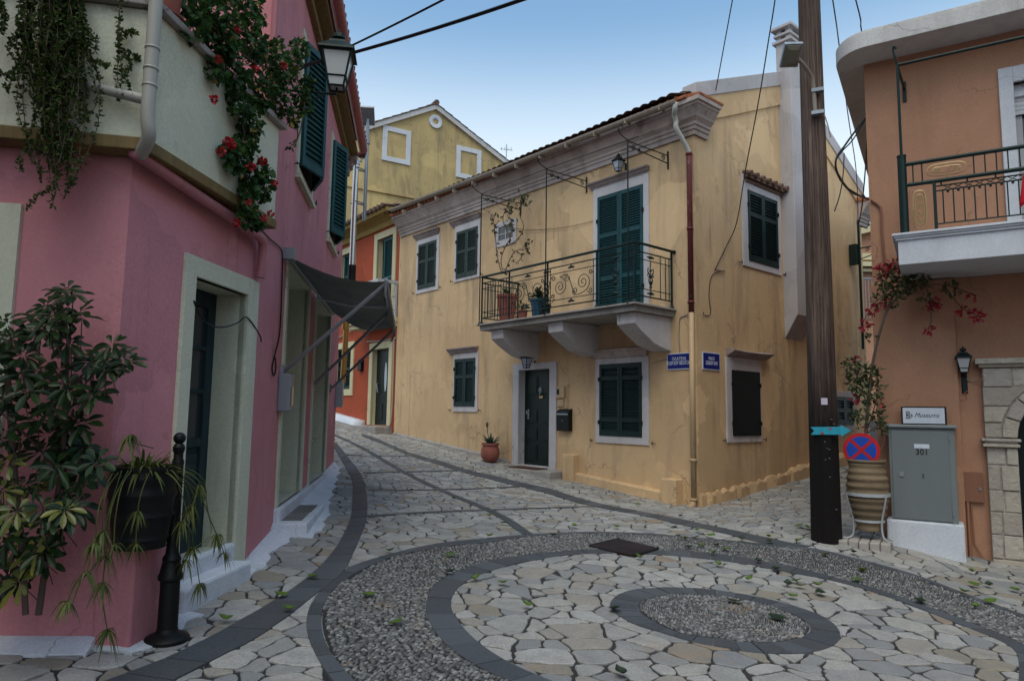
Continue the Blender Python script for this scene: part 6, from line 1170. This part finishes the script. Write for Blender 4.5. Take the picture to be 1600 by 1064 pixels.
cable('cable', 'second strand of the looped cable beside the orange corner', [at(x, y, yy) for x, y, yy in ((1353, 186, 7.88), (1341, 206, 7.88), (1330, 222, 7.88), (1315, 238, 7.88), (1305, 256, 7.88), (1312, 280, 7.9), (1332, 302, 7.9), (1361, 312, 7.86))], .008)
cable('cable', 'short cable from the loop back to the wooden pole', [at(x, y, yy) for x, y, yy in ((1319, 240, 7.9), (1317, 275, 7.8), (1312, 305, 7.6), (1304, 330, 7.4))], .007)
cable('cable', 'dark cable dropping past the white cornice end in the gap', [at(x, y, yy) for x, y, yy in ((1355, 215, 9.0), (1352, 265, 10.), (1347, 320, 11.), (1342, 348, 12.))], .010)
cable('cable', 'cable stapled along the yellow wall above the blue signs', [F.p(1020, 567, .01), F.p(1045, 560, .01), F.p(1061, 556, .012), F.p(1061, 530, .01), F.p(1062, 500, .012), F.p(1068, 494, .012), F.p(1082, 489, .03)], .008, 'hood')
cable('cable', 'thin cable looping on the yellow side wall under the hanging line', [S(.03, .12, S.m(1090, 489)[1]), S.p(1100, 492, .02), S.p(1110, 490, .015), S.p(1108, 460, .015), S.p(1112, 432, .015), S.p(1124, 424, .03), S.p(1133, 424, .02), S.p(1117, 422, .02)], .007)
cable('cable', 'thin cable strung along the yellow wall left of the tall balcony door', [F.p(928, 345, .02), F.p(900, 352, .03), F.p(860, 358, .03), F.p(820, 359, .03), F.p(780, 352, .02)], .005)
# window in the rear part of the side wall, and the iron bracket at its end
v3 = (S.m(1300, 640)[0], S.m(1333.5, 640)[0], S.m(1325, 672)[1], S.m(1325, 612)[1]); window(yh, S, v3, (v3[0] + .14, v3[1] - .1, v3[2] + .12, v3[3] - .12), 'green', (.5,))
t = thing('iron_bracket', 'green iron pole with scroll bracket at the rear end of the yellow house', 'bracket', S(6.3, .1, 4)); mb = MB(); q0, q1 = S.m(1341, 350, .2), S.m(1344, 470, .2); mb.tube([S(q0[0], .2, 3.0), S(q0[0], .2, 5.9)], .03, 7); mb.build('pole', M['irongreen'], t); mb = MB(); zb0 = S.m(1341, 388, .2)[1]
mb.tube([S(q0[0], .2, zb0), S(q0[0] + .1, .9, zb0 + .05)], .016, 5); mb.tube(spline([S(q0[0], .2, zb0 - .25), S(q0[0] + .05, .5, zb0 - .15), S(q0[0] + .1, .85, zb0 + .04)], 4), .012, 5)
for k in range(3): mb.tube([S(q0[0] + .03, .2 + x, z) for x, z in spiral((.16 + .18 * k, zb0 - .05 + .02 * k), .05, 1.3, 0, 1, 12)], .008, 4)
mb.box(S, q0[0] - .1, q0[0] + .06, .02, .18, zb0 - .35, zb0 + .1); mb.build('bracket_arm', M['irongreen'], t)
# ------------------------------------------------------------------ house at the end of the side alley
o_ = at(1330, 640, 25); A = Fr((o_[0], 25.), 0, -1); fh = thing('far_house', 'small salmon house with cream bands seen in the gap beside the orange house', 'house', A(2, -2, 1)); zz = lambda y: A.m(1356, y)[1]
mb = MB(); mb.poly(A(-1, 0, -1), A(5, 0, -1), A(5, 0, zz(378)), A(2.2, 0, zz(350)), A(-1, 0, zz(385))); mb.poly(A(5, 0, -1), A(5, -5, -1), A(5, -5, zz(378)), A(5, 0, zz(378))); mb.poly(A(-1, 0, -1), A(-1, -5, -1), A(-1, -5, zz(385)), A(-1, 0, zz(385))); mb.build('wall', M['orange'], fh, fix=False)
mb = MB(); mb.prism(A, [(-1.3, zz(386)), (2.2, zz(352)), (5.3, zz(380)), (5.3, zz(372)), (2.2, zz(343)), (-1.3, zz(377))], -5, .3); mb.build('roof', M['trimcream'], fh)
mb = MB()
for y0, y1, o in ((397, 407, .12), (421, 426, .2), (412, 419, .35)): mb.box(A, -1, 5, -.02, o, zz(y1), zz(y0))
mb.build('cream_band', M['trimcream'], fh); mb = MB(); mb.box(A, .3, 1.6, -.02, .02, zz(500), zz(428)); w_ = mb.build('door', M['meter'], fh); mb = MB()
for x in np.arange(.2, 2.2, .12): mb.tube([A(x, .5, zz(500)), A(x, .5, zz(440))], .015, 4)
mb.tube([A(.1, .5, zz(440)), A(2.3, .5, zz(440))], .03, 5); mb.build('railing', M['galv'], fh)
ct = at(1352, 352, 40); t = thing('cypress_tree', 'dark slim cypress tip just above the far salmon house', 'tree', (ct[0], 40, 1)); mb = MB(); zt_, zl_ = at(1352, 336, 40)[2], at(1352, 400, 40)[2]; mb.tube([(ct[0], 40, 0), (ct[0], 40, zt_ - .3)], .08, 6); mb.build('trunk', M['bark'], t); mb = MB()
for i in range(500): u = random.random(); a = random.uniform(0, 6.28); r = .42 * (1 - u) ** .6 * random.uniform(.4, 1); mb.leaf((ct[0] + r * math.cos(a), 40 + r * math.sin(a), zl_ + (zt_ - zl_) * u), (math.cos(a) * .4, math.sin(a) * .4, 1), (math.cos(a), math.sin(a), 0), .3, .12)
mb.build('crown', M['leaf1'], t, fix=False)

# ================================================================== PLANTS AND STREET FURNITURE ON THE LEFT
random.seed(21)
bg = G(260, 1003); t = thing('bollard', 'black cast iron bollard with ball top at the pink house corner', 'bollard', bg); bg = np.array(bg)
mb = MB(); mb.lathe(bg, [(.118, -.02), (.120, .025), (.110, .038), (.075, .05), (.060, .06), (.054, .08)], 24); mb.build('base', M['black'], t, smooth=True, auto=35)
mb = MB(); mb.lathe(bg, [(.054, .06), (.052, .335), (.066, .345), (.068, .365), (.060, .38), (.050, .43), (.047, .445), (.051, .455), (.046, .47), (.036, .485), (.033, .52), (.031, .98), (.034, 1.0), (.026, 1.02), (.026, 1.05), (.032, 1.065), (.034, 1.085), (.022, 1.105)], 20); mb.build('shaft', M['black'], t, smooth=True, auto=35)
mb = MB(); mb.ball(bg + [0, 0, 1.135], .034, 14, 10); mb.build('ball', M['black'], t, smooth=True)
bc = P(.03, .19, 0); bz = .735; t = thing('planter', 'black half barrel planter on the pink block behind the bollard', 'planter', z3(bc, bz)); bc = z3(bc, bz); mb = MB(); prof = []
for i in range(25):
    u = i / 24; r = .128 + .036 * u + .012 * math.sin(PI * u); rib = .008 if any(abs(u - q) < .03 for q in (.12, .42, .68, .9)) else 0; prof.append((r + rib, .42 * u))
mb.lathe(bc, prof + [(.178, .42), (.178, .44), (.155, .44), (.15, .38)], 28, caps=False); mb.poly(*[bc + [.135 * math.cos(a), .135 * math.sin(a), 0] for a in np.linspace(0, 2 * PI, 20)[:-1]]); mb.build('barrel', M['plastic'], t, smooth=True, auto=40); mb = MB(); mb.lathe(bc, [(0, .40), (.165, .40)], 16, caps=False); mb.build('soil', M['soil'], t)
sp_ = thing('spider_plant', 'spider plant with long stolons spilling over the black barrel planter', 'plant', bc + [0, 0, .42]); mb = MB(); top = bc + np.array([0, 0, .41])
for i in range(170):
    a = random.uniform(0, 6.28); e = random.uniform(.15, 1.35); l = random.uniform(.12, .27); mb.blade(top + [.10 * math.cos(a) * random.random(), .10 * math.sin(a) * random.random(), 0], (math.cos(a) * math.cos(e), math.sin(a) * math.cos(e), math.sin(e)), l, .017, random.uniform(.3, .9), 6)
mb.build('blades', M['spider'], sp_, fix=False)
st, bl = MB(), MB()
STO = [[(235, 735), (222, 765), (215, 800), (212, 850)], [(205, 735), (190, 760), (180, 810), (178, 850)], [(185, 738), (165, 770), (160, 830), (165, 870)], [(270, 735), (300, 740), (312, 760), (300, 790)], [(290, 730), (318, 750), (325, 800), (345, 850), (350, 865)], [(280, 735), (305, 780), (300, 830), (308, 885), (312, 912)], [(200, 735), (175, 790), (165, 870), (160, 930), (168, 985)], [(175, 740), (155, 790), (148, 850), (135, 895)], [(190, 735), (170, 800), (150, 880), (120, 910), (105, 940)], [(270, 735), (292, 800), (295, 850), (290, 875)], [(265, 735), (290, 760), (296, 800), (285, 815)], [(262, 735), (310, 770), (330, 830), (300, 858)], [(240, 700), (205, 690), (203, 680)]]
for pth in STO:
    pts = spline([P.p(x, y, .30 + .10 * min(1, k)) for k, (x, y) in enumerate(pth)], 6); st.tube(pts, .0028, 4)
    for kk in ([len(pts) - 1] + ([len(pts) * 2 // 3] if random.random() < .5 else [])):
        c = pts[kk]
        bl = MB()
        for i in range(random.randint(16, 26)): a = random.uniform(0, 6.28); e = random.uniform(-.8, .8); bl.blade(c, (math.cos(a) * math.cos(e), math.sin(a) * math.cos(e), math.sin(e)), random.uniform(.04, .085), .011, random.uniform(.8, 1.8), 5)
        bl.build('plantlet', M['spider'], sp_, fix=False)
st.build('stolons', M['spider'], sp_)
# umbrella shrub by the left wall
sh = thing('umbrella_shrub', 'large dark glossy shrub with palm shaped leaves against the left pink wall', 'shrub', (-3.0, 3.25, .2)); lf, lv, stm = MB(), MB(), MB()
def rosette(mb, c, nv, n, l):
    nv = nrm(nv); u = nrm(np.cross(nv, [.3, .2, 1])); v = np.cross(nv, u)
    for i in range(n):
        a = 2 * PI * i / n + random.uniform(-.15, .15); d = (u * math.cos(a) + v * math.sin(a)) * .92 + nv * random.uniform(-.05, .35); ll = l * random.uniform(.8, 1.1); b = np.array(c) + d * .012; w_ = ll * .36; s_ = nrm(np.cross(d, nv)); nn_ = nrm(np.cross(s_, d)); d = nrm(d)
        row = []
        for k, (uu, ww) in enumerate(((0, .05), (.18, .22), (.42, .75), (.68, 1.0), (.88, .72), (1, .1))): p_ = b + d * ll * uu - np.array([0, 0, 1]) * ll * .28 * uu * uu; row.append((p_ + s_ * w_ * ww / 2 + nn_ * w_ * ww * .12, p_, p_ - s_ * w_ * ww / 2 + nn_ * w_ * ww * .12))
        mb.add([q for r in row for q in r], [(3 * k + j, 3 * k + 3 + j, 3 * k + 4 + j, 3 * k + 1 + j) for k in range(5) for j in (0, 1)])
SHR = [(90,452),(112,468),(78,474),(58,500),(100,498),(128,486),(85,520),(108,535),(62,522),(178,548),(192,566),(160,556),(140,572),(168,585),(102,600),(75,602),(126,606),(148,612),(90,630),(112,642),(42,560),(20,530),(8,505),(30,592),(14,622),(46,622),(62,652),(112,682),(132,692),(100,702),(86,722),(122,716),(146,726),(70,690),(40,690),(20,722),(8,682),(30,762),(62,762),(92,752),(46,802),(20,802),(72,802),(60,842),(25,852),(8,900),(46,880),(72,872),(100,760),(110,790),(85,830),(30,910),(5,840),(5,760),(130,745),(95,805),(0,560),(0,640),(-25,600),(-25,700),(-30,800),(-20,880),(-40,520),(120,660),(100,575),(60,570),(88,490)]
trunk = [(60, 960), (75, 860), (92, 760), (100, 680), (104, 600), (106, 530), (95, 470)]
tp_ = spline([L.p(x, y, .30) for x, y in trunk], 6); stm.tube(tp_, [.016 - .010 * i / len(tp_) for i in range(len(tp_))], 6); stm.tube(spline([L.p(x, y, .36) for x, y in ((40, 960), (35, 860), (25, 760), (15, 640), (10, 530))], 6), .014, 6); stm.tube(spline([L.p(x, y, .32) for x, y in ((104, 610), (130, 585), (165, 568), (185, 560))], 5), .007, 5); stm.tube(spline([L.p(x, y, .3) for x, y in ((92, 740), (60, 700), (30, 670))], 5), .007, 5)
for x, y in SHR:
    for k in range(2):
        o = random.uniform(.22, .62); px, py = x + random.gauss(0, 6), y + random.gauss(0, 7); c = L.p(px, py, o); nv = np.array(L.n) * .75 + np.array([random.gauss(0, .35), random.gauss(0, .2), .75 + random.gauss(0, .25)])
        var = (y > 690 and x < 90 and random.random() < .28) or random.random() < .03; rosette(lv if var else lf, c, nv, random.randint(7, 9), random.uniform(.072, .108)); 
        if random.random() < .5: stm.tube([c, c - nrm(nv) * .12 - np.array([0, 0, .06])], .003, 4)
stm.build('stems', M['bark'], sh); lf.build('leaves', M['leaf1'], sh, fix=False); lv.build('yellow_leaves', M['leafvar'], sh, fix=False)
# ivy geranium with red flowers over the parapet
gt = thing('flowering_climber', 'leafy climber with red flowers tumbling over the cream balcony parapet', 'climber', P(1.0, .15, 3.9)); lf, ly, st = MB(), MB(), MB(); random.seed(4)
CL = [(330,25,.14,60),(375,45,.15,80),(350,80,.13,70),(310,15,.12,50),(300,45,.09,34),(395,30,.10,40),(420,85,.13,70),(445,112,.11,56),(470,150,.08,40),(468,75,.07,34),(455,90,.08,36),(400,130,.13,70),(365,120,.12,56),(335,110,.08,30),(375,165,.10,50),(392,195,.09,46),(383,230,.09,46),(370,252,.08,40),(396,272,.10,54),(412,296,.08,40),(384,332,.08,44),(400,348,.05,22),(460,185,.06,26),(440,165,.08,36),(430,130,.10,50),(480,170,.05,20),(410,160,.07,30),(360,235,.06,26),(388,300,.06,26),(420,270,.04,14),(340,60,.12,50),(400,75,.12,60),(480,130,.06,24),(330,-15,.15,60),(380,0,.14,50)]
for x, y, r, n in CL:
    off = .22 if y > 150 else .18; c = P.p(x, y, off)
    for i in range(int(n * 2.3)):
        d = rng.normal(0, 1, 3); d /= np.linalg.norm(d); q = c + d * r * rng.uniform(0, 1) ** .5 * np.array([.9, .9, 1]); (ly if random.random() < .05 else lf).leaf(q, d + rng.normal(0, .7, 3) + [0, 0, -.3], np.array(P.n) * .8 + rng.normal(0, .6, 3) + [0, 0, .4], random.uniform(.036, .070), random.uniform(.036, .062), .12, .1)
for pth in ([(350, 60), (385, 150), (390, 220), (372, 250), (395, 290), (385, 335)], [(330, 40), (400, 100), (450, 110), (475, 150), (470, 200), (462, 225)], [(340, 30), (380, 120), (380, 200), (400, 270), (420, 300)], [(463, 190), (465, 215), (455, 228)]): st.tube(spline([P.p(x, y, .22) for x, y in pth], 6), .005, 5)
cluster_leaves(lf, P.p(455, 228, .22), .03, 14, .05, .035)
st.build('stems', M['bark'], gt); lf.build('leaves', M['leaf2'], gt, fix=False); ly.build('yellow_leaves', M['leafy'], gt, fix=False)
for x, y in ((334,156),(361,226),(346,237),(410,252),(429,287),(388,316),(369,349),(423,334),(413,342),(399,109),(443,104),(372,47),(342,93),(392,260),(356,222)):
    mb = MB(); c = P.p(x, y, .32); rr_ = random.uniform(.017, .026)
    for i in range(26): d = rng.normal(0, 1, 3); d /= np.linalg.norm(d); mb.leaf(c + d * rr_ * .5, d + rng.normal(0, .3, 3), rng.normal(0, 1, 3), rr_ * 1.1, rr_ * 1.0, .1)
    mb.build('flower', M['flower'], gt, fix=False)
pt, pz = P.m(262, 26, .10); t = thing('flower_pot', 'red clay flower pot standing on the cream parapet cap', 'flower pot', P(pt, .10, 3.84)); c = P(pt, .085, 3.837); mb = MB(); mb.lathe(c, [(.075, 0), (.105, .02), (.105, .03), (.072, .03), (.09, .2), (.105, .2), (.105, .24), (.08, .24)], 20); mb.build('pot', M['terracotta'], t, smooth=True, auto=35); mb = MB(); cluster_leaves(mb, c + [0, 0, .36], .14, 50, .07, .045); mb.build('leaves', M['leaf2'], t, fix=False)
# trailing succulent hanging from the left parapet
tr = thing('trailing_plant', 'mass of small leaved trailing stems hanging over the left parapet by the white pipe', 'plant', L(.35, .25, 3.9)); st, lf = MB(), MB(); random.seed(9)
def strand(path, off, dens=1.0, jit=5, ls=.026):
    pts = spline([L.p(x + random.gauss(0, jit), y, off + random.uniform(-.05, .08)) for x, y in path], 8); st.tube(pts, .0025, 4)
    for i in range(len(pts) - 1):
        for k in range(int(4 * dens) + (random.random() < (4 * dens) % 1)): q = pts[i] + (pts[i + 1] - pts[i]) * random.random(); lf.leaf(q, rng.normal(0, 1, 3) + [0, 0, .1], rng.normal(0, 1, 3), ls * random.uniform(.7, 1.4), ls * .62, .2, .1)
for i in range(64):
    x0 = random.uniform(38, 128); ln = random.choice((120, 180, 230, 280, 310)) * random.uniform(.75, 1.05); xe = 75 + (x0 - 80) * .55 + random.gauss(0, 12); bow = random.gauss(0, 20)
    strand([(x0, -20), (x0 + bow * .4, ln * .3), ((x0 + xe) / 2 + bow, ln * .62), (xe, ln)], .25, 1.35)
for pth in ([(60, 20), (40, 60), (32, 100), (14, 118), (0, 112)], [(70, 60), (30, 110), (20, 125), (8, 140)], [(90, 180), (110, 130), (135, 170), (128, 190)], [(75, 200), (55, 215), (35, 245), (32, 268)], [(85, 290), (60, 305), (42, 325)], [(110, 230), (115, 270), (112, 292)], [(120, 60), (140, 95), (158, 98), (170, 105)]): strand(pth, .25, .8, 2)
for pth in ([(186, -20), (187, 40), (186, 95), (184, 150)], [(188, -20), (184, 60), (190, 120), (183, 155)], [(187, 60), (200, 52), (212, 50)], [(187, 75), (205, 85), (215, 95)], [(188, 80), (202, 95), (202, 112)], [(190, 105), (200, 135), (214, 155)], [(192, 145), (200, 150)]): strand(pth, .2, .9, 1)
for pth in ([(0, 0), (5, 30), (2, 50)], [(-6, -10), (6, 20), (4, 52)], [(-15, 0), (-4, 40)]): strand(pth, .25, 1.2, 2)
st.build('stems', M['bark'], tr); lf.build('leaves', M['leaf3'], tr, fix=False); cc_ = L.p(88, 2, .26); mb = MB()
for i in range(24): d = rng.normal(0, 1, 3); mb.leaf(cc_ + d * .012, d, rng.normal(0, 1, 3), .03, .024, .1)
mb.build('flower', M['flower'], tr, fix=False)

GROUPS = {'lantern': 'lanterns fixed to the house walls', 'meter box': 'meter boxes on the house walls', 'street sign': 'blue street name signs at the corner', 'letter box': 'letter boxes beside the front doors', 'cable': 'cables on the walls', 'flower pot': 'flower pots'}
for o in bpy.data.objects:
    if o.parent is None and o.get('category') in GROUPS and not o.get('group'): o['group'] = GROUPS[o['category']]
